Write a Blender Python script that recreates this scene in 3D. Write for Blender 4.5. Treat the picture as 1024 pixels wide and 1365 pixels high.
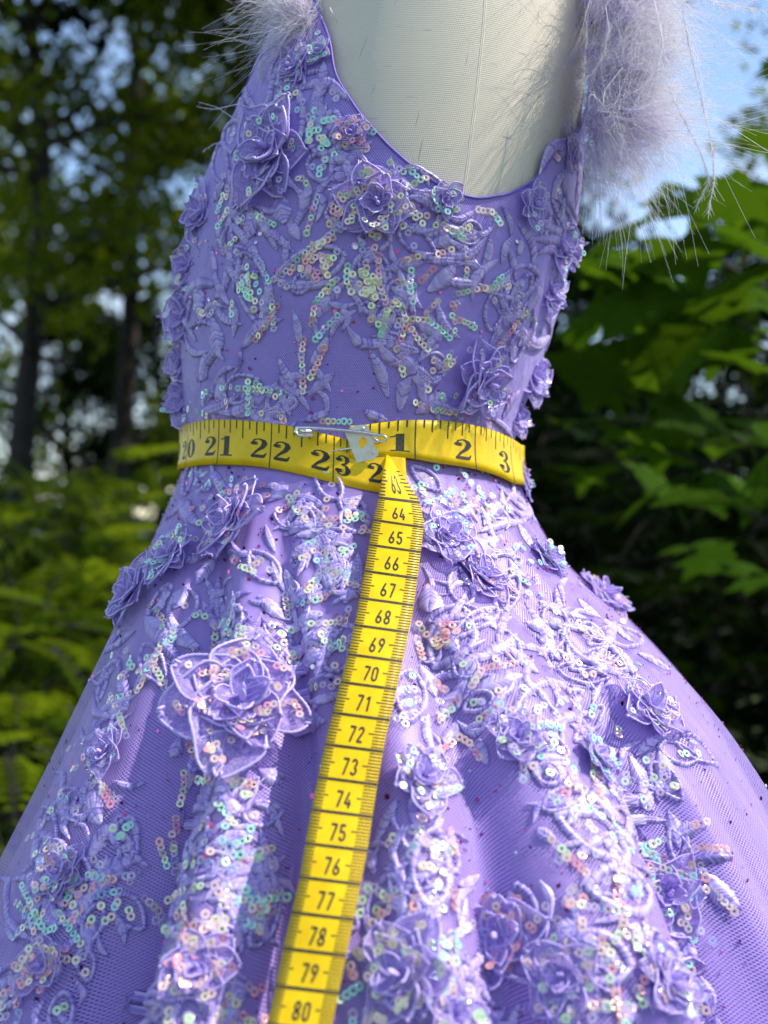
import bpy, math, random
import numpy as np
from mathutils import Vector, Matrix
from mathutils.bvhtree import BVHTree

random.seed(7); rng = np.random.default_rng(7)
for o in list(bpy.data.objects): bpy.data.objects.remove(o)
SC = bpy.context.scene
COL = SC.collection
R = math.radians

# ------------------------------------------------------------------ camera, sky, sun, exposure
F = 1463.0; CX, CY = 512.0, 682.5          # focal length and centre, in pixels of the 1024 x 1365 photograph
CAM = Vector((0.0, -0.54, 0.974))
cam_d = bpy.data.cameras.new('camera'); cam = bpy.data.objects.new('camera', cam_d); COL.objects.link(cam)
cam.location = CAM; cam.rotation_euler = (R(90), 0, 0)
cam_d.sensor_fit = 'VERTICAL'; cam_d.sensor_height = 36.0; cam_d.sensor_width = 27.0
cam_d.lens = 36.0 * F / 1365.0
cam_d.clip_start = 0.01; cam_d.clip_end = 500
cam_d.dof.use_dof = True; cam_d.dof.focus_distance = 0.425; cam_d.dof.aperture_fstop = cam_d.lens / 4.5
cam_d.dof.aperture_blades = 0
SC.camera = cam
SUN_DIR = Vector((0.62, -0.03, 0.79)).normalized()      # towards the sun
world = bpy.data.worlds.new('World'); SC.world = world; world.use_nodes = True
wn = world.node_tree.nodes; wl = world.node_tree.links
bg = wn['Background']; bg.inputs[1].default_value = 0.125
sky = wn.new('ShaderNodeTexSky'); sky.sky_type = 'NISHITA'; sky.sun_disc = False
sky.sun_elevation = math.asin(SUN_DIR.z); sky.sun_rotation = math.atan2(SUN_DIR.x, SUN_DIR.y)
sky.air_density = 1.0; sky.dust_density = 0.3; sky.ozone_density = 1.6; sky.altitude = 600
tc = wn.new('ShaderNodeTexCoord'); cn = wn.new('ShaderNodeTexNoise'); cn.inputs['Scale'].default_value = 3.2; cn.inputs['Detail'].default_value = 6
cr = wn.new('ShaderNodeValToRGB'); cr.color_ramp.elements[0].position = 0.44; cr.color_ramp.elements[1].position = 0.82
cm = wn.new('ShaderNodeMix'); cm.data_type = 'RGBA'
cm.inputs['B'].default_value = (3.6, 3.95, 4.4, 1)
wl.new(tc.outputs['Generated'], cn.inputs['Vector']); wl.new(cn.outputs['Fac'], cr.inputs['Fac'])
wl.new(cr.outputs['Color'], cm.inputs['Factor']); wl.new(sky.outputs['Color'], cm.inputs['A']); wl.new(cm.outputs['Result'], bg.inputs[0])
sun_d = bpy.data.lights.new('sun', 'SUN'); sun_d.energy = 2.9; sun_d.angle = R(0.5); sun_d.color = (1.0, 0.93, 0.83)
sun = bpy.data.objects.new('sun', sun_d); COL.objects.link(sun); sun.location = (2, 0, 4)
sun.rotation_euler = SUN_DIR.to_track_quat('Z', 'Y').to_euler()
vs = SC.view_settings; vs.view_transform = 'Standard'; vs.look = 'None'; vs.gamma = 1.0; vs.use_curve_mapping = False
vs.exposure = 1.03
SC.cycles.max_bounces = 8; SC.cycles.transparent_max_bounces = 10; SC.cycles.diffuse_bounces = 6; SC.cycles.glossy_bounces = 3; SC.cycles.use_adaptive_sampling = True; SC.cycles.adaptive_threshold = 0.02; SC.cycles.caustics_reflective = False

# ------------------------------------------------------------------ helpers
def mk(name, V, Fc, mat, parent=None, smooth=True, mi=None, uv=None):
    me = bpy.data.meshes.new(name)
    if isinstance(Fc, np.ndarray) and Fc.ndim == 2:
        V = np.asarray(V, dtype=np.float32); n, k = Fc.shape
        me.vertices.add(len(V)); me.vertices.foreach_set('co', V.ravel())
        me.loops.add(n * k); me.loops.foreach_set('vertex_index', Fc.astype(np.int32).ravel())
        me.polygons.add(n); me.polygons.foreach_set('loop_start', np.arange(0, n * k, k, dtype=np.int32))
        me.update(calc_edges=True)
    else:
        me.from_pydata([tuple(map(float, v)) for v in V], [], [tuple(map(int, f)) for f in Fc])
    for m in (mat if isinstance(mat, (list, tuple)) else [mat]): me.materials.append(m)
    if mi is not None: me.polygons.foreach_set('material_index', np.asarray(mi, dtype=np.int32))
    me.polygons.foreach_set('use_smooth', np.full(len(me.polygons), smooth, dtype=bool))
    if uv is not None:
        lay = me.uv_layers.new(name='UVMap'); li = np.zeros(len(me.loops), dtype=np.int32)
        me.loops.foreach_get('vertex_index', li); lay.data.foreach_set('uv', np.asarray(uv, dtype=np.float32)[li].ravel())
    me.validate(); me.update()
    return link(name, me, parent)
def link(name, me, parent=None, M=None):
    o = bpy.data.objects.new(name, me); COL.objects.link(o)
    if parent: o.parent = parent
    if M is not None: o.matrix_local = M
    return o
def empty(name, loc=(0, 0, 0), parent=None):
    o = bpy.data.objects.new(name, None); COL.objects.link(o); o.location = loc; o.empty_display_size = 0.05
    if parent: o.parent = parent
    return o
def tag(o, label=None, cat=None, group=None, kind=None):
    if label: o['label'] = label
    if cat: o['category'] = cat
    if group: o['group'] = group
    if kind: o['kind'] = kind
    return o
def grid_faces(nr, nc, closed=False, off=0):
    cc = nc if closed else nc - 1
    i, j = np.meshgrid(np.arange(nr - 1), np.arange(cc), indexing='ij'); j2 = (j + 1) % nc
    return np.stack([i * nc + j, i * nc + j2, (i + 1) * nc + j2, (i + 1) * nc + j], -1).reshape(-1, 4) + off
def tube(path, rad, ns=6, closed=False):
    """verts, quads of a tube along path (n,3) with radius scalar or (n,)"""
    P = np.asarray(path, float); n = len(P); rad = np.broadcast_to(rad, (n,))
    T = np.gradient(P, axis=0)
    if closed: T = np.roll(P, -1, 0) - np.roll(P, 1, 0)
    T /= np.linalg.norm(T, axis=1)[:, None] + 1e-12
    up = np.array([0.13, 0.31, 0.94]); 
    if abs(T @ up).mean() > 0.85: up = np.array([0.9, -0.4, 0.1])
    A = np.cross(T, up); A /= np.linalg.norm(A, axis=1)[:, None] + 1e-12; B = np.cross(T, A)
    a = np.arange(ns) * 2 * np.pi / ns
    V = P[:, None] + rad[:, None, None] * (A[:, None] * np.cos(a)[None, :, None] + B[:, None] * np.sin(a)[None, :, None])
    Fq = []
    for i in range(n if closed else n - 1):
        i2 = (i + 1) % n
        for j in range(ns):
            j2 = (j + 1) % ns; Fq.append((i * ns + j, i * ns + j2, i2 * ns + j2, i2 * ns + j))
    return V.reshape(-1, 3), np.array(Fq)
def tubes(P, rad, ns=3):
    """many tubes: P (m,n,3), rad (m,n)"""
    m, n, _ = P.shape
    T = np.gradient(P, axis=1); T /= np.linalg.norm(T, axis=2)[..., None] + 1e-12
    up = rng.normal(size=(m, 1, 3)); A = np.cross(T, up); A /= np.linalg.norm(A, axis=2)[..., None] + 1e-12; B = np.cross(T, A)
    a = np.arange(ns) * 2 * np.pi / ns
    V = P[:, :, None] + rad[:, :, None, None] * (A[:, :, None] * np.cos(a)[:, None] + B[:, :, None] * np.sin(a)[:, None])
    f = grid_faces(n, ns, True)
    Fq = (f[None] + (np.arange(m) * n * ns)[:, None, None]).reshape(-1, 4)
    uv = np.broadcast_to(np.linspace(0, 1, n)[None, :, None], (m, n, ns)).ravel()
    return V.reshape(-1, 3), Fq, np.stack([uv, np.repeat(rng.random(m), n * ns)], 1)
class Acc:
    def __init__(s): s.V = []; s.F = []; s.mi = []; s.n = 0
    def add(s, V, Fc, m=0):
        s.V.append(np.asarray(V, float)); Fc = [tuple(int(x) + s.n for x in f) for f in Fc]
        s.F += Fc; s.mi += [m] * len(Fc); s.n += len(V)
    def build(s, name, mat, parent=None, smooth=True):
        return mk(name, np.concatenate(s.V), s.F, mat, parent, smooth, s.mi)
def interp(x, xs, ys): return np.interp(x, xs, ys)

# ------------------------------------------------------------------ materials
def new_mat(name):
    m = bpy.data.materials.new(name); m.use_nodes = True
    return m, m.node_tree.nodes, m.node_tree.links, m.node_tree.nodes['Principled BSDF']
def setp(p, **k):
    for a, b in k.items():
        n = a.replace('_', ' ')
        if n in p.inputs:
            p.inputs[n].default_value = b
def rgb(r, g, b): return (r, g, b, 1)
def noise_col(nd, lk, p, c1, c2, scale, coord='Object', detail=3, rough_var=None, lo=0.3, hi=0.7):
    t = nd.new('ShaderNodeTexCoord'); n = nd.new('ShaderNodeTexNoise'); n.inputs['Scale'].default_value = scale; n.inputs['Detail'].default_value = detail
    r = nd.new('ShaderNodeValToRGB'); r.color_ramp.elements[0].color = c1; r.color_ramp.elements[1].color = c2
    r.color_ramp.elements[0].position = lo; r.color_ramp.elements[1].position = hi
    lk.new(t.outputs[coord], n.inputs['Vector']); lk.new(n.outputs['Fac'], r.inputs['Fac']); lk.new(r.outputs['Color'], p.inputs['Base Color'])
    return t, n, r
def math_n(nd, op, a=None, b=None):
    m = nd.new('ShaderNodeMath'); m.operation = op
    if a is not None: m.inputs[0].default_value = a
    if b is not None: m.inputs[1].default_value = b
    return m
def net_mask(nd, lk, pitch, thr):
    """1 on the threads of a diamond net, 0 in its holes, from the UVs (metres)"""
    u = nd.new('ShaderNodeUVMap'); s = nd.new('ShaderNodeSeparateXYZ'); lk.new(u.outputs[0], s.inputs[0])
    res = []
    for op in ('ADD', 'SUBTRACT'):
        a = math_n(nd, op); lk.new(s.outputs[0], a.inputs[0]); lk.new(s.outputs[1], a.inputs[1])
        b = math_n(nd, 'MULTIPLY', b=math.pi / pitch); lk.new(a.outputs[0], b.inputs[0])
        c = math_n(nd, 'SINE'); lk.new(b.outputs[0], c.inputs[0]); d = math_n(nd, 'ABSOLUTE'); lk.new(c.outputs[0], d.inputs[0]); res.append(d)
    mx = math_n(nd, 'MAXIMUM'); lk.new(res[0].outputs[0], mx.inputs[0]); lk.new(res[1].outputs[0], mx.inputs[1])
    mr = nd.new('ShaderNodeMapRange'); mr.inputs['From Min'].default_value = thr - 0.06; mr.inputs['From Max'].default_value = thr + 0.06
    lk.new(mx.outputs[0], mr.inputs['Value']); return mr.outputs[0]

def mat_satin(name, c1, c2, rough=0.45):
    m, nd, lk, p = new_mat(name)
    noise_col(nd, lk, p, c1, c2, 40)
    setp(p, Roughness=rough, Sheen_Weight=0.15, Specular_IOR_Level=0.4); return m
M_lining = mat_satin('violet satin lining', rgb(0.14, 0.060, 0.41), rgb(0.19, 0.09, 0.50))
# bodice: satin seen through a fine net
m, nd, lk, p = new_mat('violet netted satin'); M_bodice = m
k = net_mask(nd, lk, 0.0011, 0.86); mx = nd.new('ShaderNodeMix'); mx.data_type = 'RGBA'
mx.inputs['A'].default_value = rgb(0.165, 0.095, 0.50); mx.inputs['B'].default_value = rgb(0.48, 0.36, 0.83); lk.new(k, mx.inputs['Factor']); lk.new(mx.outputs['Result'], p.inputs['Base Color'])
bp = nd.new('ShaderNodeBump'); bp.inputs['Strength'].default_value = 0.6; bp.inputs['Distance'].default_value = 0.0003; lk.new(k, bp.inputs['Height']); lk.new(bp.outputs[0], p.inputs['Normal'])
tc_ = nd.new('ShaderNodeTexCoord'); nz_ = nd.new('ShaderNodeTexNoise'); nz_.inputs['Scale'].default_value = 55; nz_.inputs['Detail'].default_value = 3; b2 = nd.new('ShaderNodeBump'); b2.inputs['Strength'].default_value = 0.7; b2.inputs['Distance'].default_value = 0.004
lk.new(tc_.outputs['Object'], nz_.inputs['Vector']); lk.new(nz_.outputs['Fac'], b2.inputs['Height']); lk.new(b2.outputs[0], bp.inputs['Normal'])
setp(p, Roughness=0.5, Sheen_Weight=0.2, Specular_IOR_Level=0.35)
# tulle
m, nd, lk, p = new_mat('lavender tulle net'); M_tulle = m
k = net_mask(nd, lk, 0.00125, 0.925); setp(p, Base_Color=rgb(0.52, 0.36, 0.83), Roughness=0.45, Specular_IOR_Level=0.5, Sheen_Weight=0.2)
ma = nd.new('ShaderNodeMapRange'); ma.inputs['To Min'].default_value = 0.04; ma.inputs['To Max'].default_value = 0.95; lk.new(k, ma.inputs['Value']); lk.new(ma.outputs[0], p.inputs['Alpha'])
# threads
def mat_thread(name, c1, c2):
    m, nd, lk, p = new_mat(name)
    noise_col(nd, lk, p, c1, c2, 260, detail=2)
    setp(p, Roughness=0.38, Specular_IOR_Level=0.5, Sheen_Weight=0.15, Sheen_Roughness=0.4); return m
M_thread = [mat_thread('violet satin thread', rgb(0.25, 0.17, 0.58), rgb(0.32, 0.23, 0.67)), mat_thread('lilac satin thread', rgb(0.42, 0.31, 0.74), rgb(0.51, 0.40, 0.81)), mat_thread('pale satin thread', rgb(0.54, 0.43, 0.82), rgb(0.63, 0.53, 0.88))]
M_cord = mat_thread('lavender cord', rgb(0.48, 0.37, 0.80), rgb(0.62, 0.51, 0.88))
# organza petals: translucent
m, nd, lk, p = new_mat('lilac organza'); M_organza = m
noise_col(nd, lk, p, rgb(0.34, 0.22, 0.68), rgb(0.62, 0.50, 0.86), 14, detail=6)
setp(p, Roughness=0.4, Sheen_Weight=0.4, Specular_IOR_Level=0.6)
tr = nd.new('ShaderNodeBsdfTranslucent'); tr.inputs[0].default_value = rgb(0.62, 0.50, 0.90); ms = nd.new('ShaderNodeMixShader'); ms.inputs[0].default_value = 0.35
lk.new(p.outputs[0], ms.inputs[1]); lk.new(tr.outputs[0], ms.inputs[2])
tp_ = nd.new('ShaderNodeBsdfTransparent'); tp_.inputs[0].default_value = rgb(.85, .78, .97); m2 = nd.new('ShaderNodeMixShader'); m2.inputs[0].default_value = 0.26
tc_ = nd.new('ShaderNodeTexCoord'); vz = nd.new('ShaderNodeTexNoise'); vz.inputs['Scale'].default_value = 26; vz.inputs['Detail'].default_value = 4; mz = nd.new('ShaderNodeMapRange')
mz.inputs['From Min'].default_value = .35; mz.inputs['From Max'].default_value = .68; mz.inputs['To Min'].default_value = .05; mz.inputs['To Max'].default_value = .62
lk.new(tc_.outputs['Object'], vz.inputs['Vector']); lk.new(vz.outputs['Fac'], mz.inputs[0]); lk.new(mz.outputs[0], m2.inputs[0])
lk.new(ms.outputs[0], m2.inputs[1]); lk.new(tp_.outputs[0], m2.inputs[2]); lk.new(m2.outputs[0], nd['Material Output'].inputs[0])
# sequins
SEQ = {'mint': (0.50, 0.93, 0.74), 'lime': (0.72, 0.94, 0.56), 'yellow': (0.95, 0.90, 0.58), 'peach': (0.97, 0.69, 0.58), 'coral': (0.96, 0.48, 0.45),
       'pink': (0.93, 0.38, 0.52), 'blue': (0.36, 0.56, 0.84), 'white': (0.84, 0.80, 0.94), 'rose': (0.92, 0.70, 0.76)}
SEQN = list(SEQ); M_seq = []
for i, n in enumerate(SEQN):
    m, nd, lk, p = new_mat('iridescent sequin ' + n); c = SEQ[n]
    setp(p, Base_Color=rgb(*c), Metallic=0.2, Roughness=0.14, Coat_Weight=1.0, Coat_Roughness=0.04, Thin_Film_Thickness=300 + 35 * i, Thin_Film_IOR=1.5)
    setp(p, Alpha=0.40 if n in ('blue', 'white', 'rose') else 0.78)
    M_seq.append(m)
M_glit = []
for n, c in (('pink', (0.75, 0.12, 0.35)), ('plum', (0.16, 0.02, 0.16)), ('silver', (0.8, 0.75, 0.9))):
    m, nd, lk, p = new_mat('glitter ' + n); setp(p, Base_Color=rgb(*c), Metallic=0.7, Roughness=0.25); M_glit.append(m)
# linen of the dress form
m, nd, lk, p = new_mat('off white linen'); M_linen = m
u = nd.new('ShaderNodeUVMap'); s = nd.new('ShaderNodeSeparateXYZ'); lk.new(u.outputs[0], s.inputs[0])
hs = []
for ax in (0, 1):
    nz = nd.new('ShaderNodeTexNoise'); nz.inputs['Scale'].default_value = 260; mp = nd.new('ShaderNodeMapping'); mp.inputs['Scale'].default_value = ((0.10, 1, 1) if ax else (1, 0.10, 1))
    lk.new(u.outputs[0], mp.inputs[0]); lk.new(mp.outputs[0], nz.inputs['Vector'])
    a = math_n(nd, 'MULTIPLY', b=2 * math.pi / 0.00080); lk.new(s.outputs[ax], a.inputs[0]); b = math_n(nd, 'MULTIPLY_ADD', b=4.0); lk.new(nz.outputs['Fac'], b.inputs[0]); lk.new(a.outputs[0], b.inputs[2])
    c = math_n(nd, 'SINE'); lk.new(b.outputs[0], c.inputs[0]); hs.append((c, nz))
ad = math_n(nd, 'ADD'); lk.new(hs[0][0].outputs[0], ad.inputs[0]); lk.new(hs[1][0].outputs[0], ad.inputs[1])
rp = nd.new('ShaderNodeValToRGB'); rp.color_ramp.elements[0].color = rgb(0.60, 0.53, 0.42); rp.color_ramp.elements[1].color = rgb(0.76, 0.69, 0.57)
mr = nd.new('ShaderNodeMapRange'); mr.inputs['From Min'].default_value = -1.4; mr.inputs['From Max'].default_value = 0.9; lk.new(ad.outputs[0], mr.inputs[0]); lk.new(mr.outputs[0], rp.inputs[0])
# slubs: dark flecks running with the threads
prev = rp.outputs[0]
for sc, lo in (((60, 700, 1), 0.715), ((700, 40, 1), 0.71)):
    nz = nd.new('ShaderNodeTexNoise'); nz.inputs['Scale'].default_value = 1.0; nz.inputs['Detail'].default_value = 1; mp = nd.new('ShaderNodeMapping'); mp.inputs['Scale'].default_value = sc
    lk.new(u.outputs[0], mp.inputs[0]); lk.new(mp.outputs[0], nz.inputs['Vector']); mr2 = nd.new('ShaderNodeMapRange'); mr2.inputs['From Min'].default_value = lo; mr2.inputs['From Max'].default_value = lo + 0.05
    mr2.inputs['To Max'].default_value = 0.5
    mm = nd.new('ShaderNodeMix'); mm.data_type = 'RGBA'; mm.inputs['B'].default_value = rgb(0.26, 0.22, 0.17); lk.new(nz.outputs['Fac'], mr2.inputs[0]); lk.new(mr2.outputs[0], mm.inputs['Factor']); lk.new(prev, mm.inputs['A']); prev = mm.outputs['Result']
lk.new(prev, p.inputs['Base Color'])
bp = nd.new('ShaderNodeBump'); bp.inputs['Strength'].default_value = 0.2; bp.inputs['Distance'].default_value = 0.0003; lk.new(ad.outputs[0], bp.inputs['Height']); lk.new(bp.outputs[0], p.inputs['Normal']); setp(p, Roughness=0.85, Specular_IOR_Level=0.2)
# tape, print, metal
m, nd, lk, p = new_mat('yellow vinyl tape'); M_tape = m
t, n, r = noise_col(nd, lk, p, rgb(0.80, 0.50, 0.001), rgb(0.88, 0.60, 0.003), 140)
n2 = nd.new('ShaderNodeTexNoise'); n2.inputs['Scale'].default_value = 900; bp = nd.new('ShaderNodeBump'); bp.inputs['Strength'].default_value = 0.25; bp.inputs['Distance'].default_value = 0.0003
lk.new(t.outputs['Object'], n2.inputs['Vector']); lk.new(n2.outputs['Fac'], bp.inputs['Height']); lk.new(bp.outputs[0], p.inputs['Normal']); setp(p, Roughness=0.40, Specular_IOR_Level=0.3)
m, nd, lk, p = new_mat('black print'); M_print = m; noise_col(nd, lk, p, rgb(0.022, 0.018, 0.012), rgb(0.075, 0.058, 0.02), 700, detail=4, lo=.45, hi=.75); setp(p, Roughness=0.55)
m, nd, lk, p = new_mat('worn brass plate'); M_plate = m; noise_col(nd, lk, p, rgb(0.60, 0.57, 0.45), rgb(0.74, 0.71, 0.60), 500); setp(p, Metallic=0.35, Roughness=0.38)
m, nd, lk, p = new_mat('nickel wire'); M_wire = m; setp(p, Base_Color=rgb(0.75, 0.74, 0.72), Metallic=1.0, Roughness=0.2)
m, nd, lk, p = new_mat('black steel'); M_steel = m; setp(p, Base_Color=rgb(0.03, 0.03, 0.03), Metallic=0.8, Roughness=0.4)
# feathers
m, nd, lk, p = new_mat('lilac marabou'); M_feather = m
u = nd.new('ShaderNodeUVMap'); s = nd.new('ShaderNodeSeparateXYZ'); lk.new(u.outputs[0], s.inputs[0]); r = nd.new('ShaderNodeValToRGB')
r.color_ramp.elements[0].color = rgb(0.74, 0.62, 0.96); r.color_ramp.elements[1].color = rgb(0.985, 0.965, 0.995); r.color_ramp.elements[0].position = 0.02; r.color_ramp.elements[1].position = 0.38
lk.new(s.outputs[0], r.inputs[0]); lk.new(r.outputs[0], p.inputs['Base Color']); setp(p, Roughness=0.5, Sheen_Weight=0.3)
tr = nd.new('ShaderNodeBsdfTranslucent'); lk.new(r.outputs[0], tr.inputs[0]); ms = nd.new('ShaderNodeMixShader'); ms.inputs[0].default_value = 0.68
lk.new(p.outputs[0], ms.inputs[1]); lk.new(tr.outputs[0], ms.inputs[2]); lk.new(ms.outputs[0], nd['Material Output'].inputs[0])
# vegetation
def mat_leaf(name, c1, c2, trans, scale=6.0, tw=0.4, rough=0.5):
    m, nd, lk, p = new_mat(name)
    t, n, r = noise_col(nd, lk, p, c1, c2, scale)
    setp(p, Roughness=rough, Specular_IOR_Level=0.02)
    tr = nd.new('ShaderNodeBsdfTranslucent'); tr.inputs[0].default_value = trans; ms = nd.new('ShaderNodeMixShader'); ms.inputs[0].default_value = tw
    lk.new(p.outputs[0], ms.inputs[1]); lk.new(tr.outputs[0], ms.inputs[2]); lk.new(ms.outputs[0], nd['Material Output'].inputs[0]); return m
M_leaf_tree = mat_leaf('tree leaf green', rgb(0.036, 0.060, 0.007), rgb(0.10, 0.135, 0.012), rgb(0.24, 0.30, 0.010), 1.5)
M_leaf_shade = mat_leaf('leaf green darkened as shade', rgb(0.003, 0.008, 0.002), rgb(0.008, 0.019, 0.003), rgb(0.014, 0.030, 0.003), 1.5, 0.25)  # deep shade of the undergrowth is put into this leaf colour
M_leaf_frond = mat_leaf('frond green', rgb(0.024, 0.050, 0.005), rgb(0.085, 0.13, 0.010), rgb(0.25, 0.35, 0.012), 4)
M_leaf_maple = mat_leaf('maple leaf green', rgb(0.024, 0.062, 0.004), rgb(0.045, 0.10, 0.005), rgb(0.075, 0.15, 0.005), 10, 0.45)
_nd = M_leaf_maple.node_tree.nodes; _lk = M_leaf_maple.node_tree.links; _p = _nd['Principled BSDF']; src = _p.inputs['Base Color'].links[0].from_socket
oi = _nd.new('ShaderNodeObjectInfo'); hv = _nd.new('ShaderNodeHueSaturation'); mr_ = _nd.new('ShaderNodeMapRange'); mr_.inputs['To Min'].default_value = 0.55; mr_.inputs['To Max'].default_value = 1.7
_lk.new(oi.outputs['Random'], mr_.inputs[0]); _lk.new(mr_.outputs[0], hv.inputs['Value']); _lk.new(src, hv.inputs['Color']); _lk.new(hv.outputs[0], _p.inputs['Base Color'])
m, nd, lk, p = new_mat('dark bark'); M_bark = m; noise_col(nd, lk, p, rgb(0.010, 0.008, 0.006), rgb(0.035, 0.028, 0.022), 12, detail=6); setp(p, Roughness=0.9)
m, nd, lk, p = new_mat('lawn'); M_lawn = m; noise_col(nd, lk, p, rgb(0.02, 0.04, 0.01), rgb(0.06, 0.09, 0.02), 8, detail=8); setp(p, Roughness=0.95)

# ------------------------------------------------------------------ the body of the dress form and dress: one loft
# photograph row: y, left and right edge of the silhouette, half depth
ROWS = [(-330, 545, 655, .030), (-250, 535, 665, .036), (-200, 510, 690, .052), (-150, 455, 745, .070), (-70, 388, 788, .088), (20, 366, 791, .098), (100, 338, 786, .103), (180, 300, 780, .106),
        (260, 262, 774, .107), (340, 246, 762, .106), (420, 239, 744, .103), (500, 240, 716, .099), (560, 248, 692, .095), (600, 252, 682, .093),
        (625, 247, 686, .096), (660, 232, 700, .104), (700, 212, 722, .116), (760, 190, 760, .134), (830, 164, 842, .154), (900, 134, 902, .172),
        (950, 114, 940, .184), (1010, 90, 975, .197), (1090, 55, 1016, .211), (1210, 6, 1072, .231), (1365, -50, 1140, .255)]
D = 0.54
tab = []
for y, xl, xr, b in ROWS:
    dt = (D * D - b * b) / D
    z = CAM.z - (y - CY) / F * dt
    h = (xr - xl) / 2 / F; mid = (xl + xr) / 2 - CX
    tab.append((z, mid / F * D, h * math.sqrt(D * D - b * b), b))
tab = tab[::-1]
z0, c0, a0, b0 = tab[0]
tab = [(0.42, c0, a0 + 0.16, b0 + 0.18)] + tab
tab = np.array(tab)
def smooth_tab(tab):
    zs = np.linspace(tab[0, 0], tab[-1, 0], 400); out = [zs]
    for c in (1, 2, 3):
        v = np.interp(zs, tab[:, 0], tab[:, c]); kx = np.exp(-0.5 * (np.arange(-9, 10) / 3.5) ** 2); kx /= kx.sum()
        vp = np.concatenate([2 * v[0] - v[9:0:-1], v, 2 * v[-1] - v[-2:-11:-1]]); out.append(np.convolve(vp, kx, 'valid'))
    return np.stack(out, 1)
ST = smooth_tab(tab)
Z_WAIST = CAM.z - (600 - CY) / F * 0.523
Z_TOP = tab[-1, 0]; Z_HEM = tab[0, 0]
FOLD = None
def sect(z): return [np.interp(z, ST[:, 0], ST[:, i]) for i in (1, 2, 3)]
def fold(th, z):
    if FOLD is None: return 0 * th
    amp = np.clip((Z_WAIST - 0.012 - z) / 0.13, 0, 2.5) ** 1.1 * 0.018
    w = np.sin(31 * th + 2.2 * np.sin(4 * th + 7 * z)) * (0.55 + 0.45 * np.sin(7.3 * th + 2)) + 0.6 * np.sin(57 * th + 3 * np.sin(6 * th) + 11 * z) * (0.5 + 0.5 * np.sin(5.1 * th - 1))
    fine = np.clip((Z_WAIST - 0.008 - z) / 0.11, 0, 1) * 0.0021 * w
    return amp * np.interp(th, FOLD[0], FOLD[1]) + fine
def body(th, z, off=0.0, folds=True):
    """point on the loft at angle th (front is -pi/2), height z, lifted by off"""
    th = np.asarray(th, float); z = np.asarray(z, float)
    cx, a, b = sect(z); c, s = np.cos(th), np.sin(th)
    n = np.stack([c / a, s / b], -1); n /= np.linalg.norm(n, axis=-1)[..., None]
    o = off + (fold(th, z) if folds else 0)
    return np.stack([cx + a * c + n[..., 0] * o, b * s + n[..., 1] * o, z], -1)
def body_n(th, z):
    cx, a, b = sect(z); n = np.array([math.cos(th) / a, math.sin(th) / b, 0]); return n / np.linalg.norm(n)
def ray(px, py): return Vector(((px - CX) / F, 1.0, -(py - CY) / F))
def at_depth(px, py, d): return CAM + ray(px, py) * d
def make_bvh(zs, off):
    NT = 480; th = np.linspace(-np.pi, np.pi, NT, endpoint=False) 
    T, Z = np.meshgrid(th, zs); V = body(T, Z, off).reshape(-1, 3)
    return BVHTree.FromPolygons([Vector(v) for v in V], [tuple(int(q) for q in f) for f in grid_faces(len(zs), NT, True)])
def thz(p):
    cx, a, b = sect(p[2]); return math.atan2(p[1] / b, (p[0] - cx) / a), p[2]
bv = make_bvh(np.linspace(0.5, Z_TOP, 160), 0)
def hit_with(bvh, px, py):
    r = bvh.ray_cast(CAM, ray(px, py).normalized()); return r
# folds: crests (+) and valleys (-) along the row y = 1200
FC = [(5, .1), (60, .7), (120, .4), (195, -1.9), (235, .1), (275, .9), (340, .35), (375, -.7), (425, .0), (520, .45), (590, .7), (655, -.8), (720, .6), (800, .8), (860, .5), (905, -1.0), (960, .2), (1010, .5)]
tp = [];
for x, f in FC:
    h = hit_with(bv, x, 1200)
    if h[0] is not None: tp.append((thz(h[0])[0], f))
tp.sort(); t_lo, t_hi = tp[0][0], tp[-1][0]
ctrl = [(-np.pi - 1e-6, 0.0)] + [q for q in [(t, 0.6 * math.sin(9 * t)) for t in np.linspace(-np.pi + 0.15, t_lo - 0.15, 6)] if q[0] < t_lo - .1] + tp + [(t, 0.6 * math.sin(9 * t)) for t in np.linspace(t_hi + .15, np.pi - .1, 44)] + [(np.pi, 0.0)]
ctrl = np.array(ctrl); tt = np.linspace(-np.pi, np.pi, 1441); ff = np.interp(tt, ctrl[:, 0], ctrl[:, 1])
kx = np.exp(-0.5 * (np.arange(-24, 25) / 7.5) ** 2); kx /= kx.sum(); ff = np.convolve(np.concatenate([ff[-25:-1], ff, ff[1:25]]), kx, 'valid')
FOLD = (tt, ff)
OFF_B = 0.0       # bodice surface
OFF_T = 0.0       # tulle surface
BV = make_bvh(np.linspace(0.5, Z_TOP, 340), 0.0)
def hit(px, py):
    for dx in (0, 3, 6, 10, 15, 22, 30):
        for sgn in ((1,) if dx == 0 else (1, -1)):
            q = px + sgn * dx * (1 if px < 500 else -1)
            r = BV.ray_cast(CAM, ray(q, py).normalized())
            if r[0] is not None:
                n = r[1]
                if n.dot(CAM - r[0]) < 0: n = -n
                return r[0], n
    return None, None
def near(p):
    l, n, i, d = BV.find_nearest(p)
    c = Vector((np.interp(l.z, ST[:, 0], ST[:, 1]), 0, l.z))
    if n.dot(l - c) < 0: n = -n
    return l, n
def conform(p, h):
    l, n = near(p); return l + n * h

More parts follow.
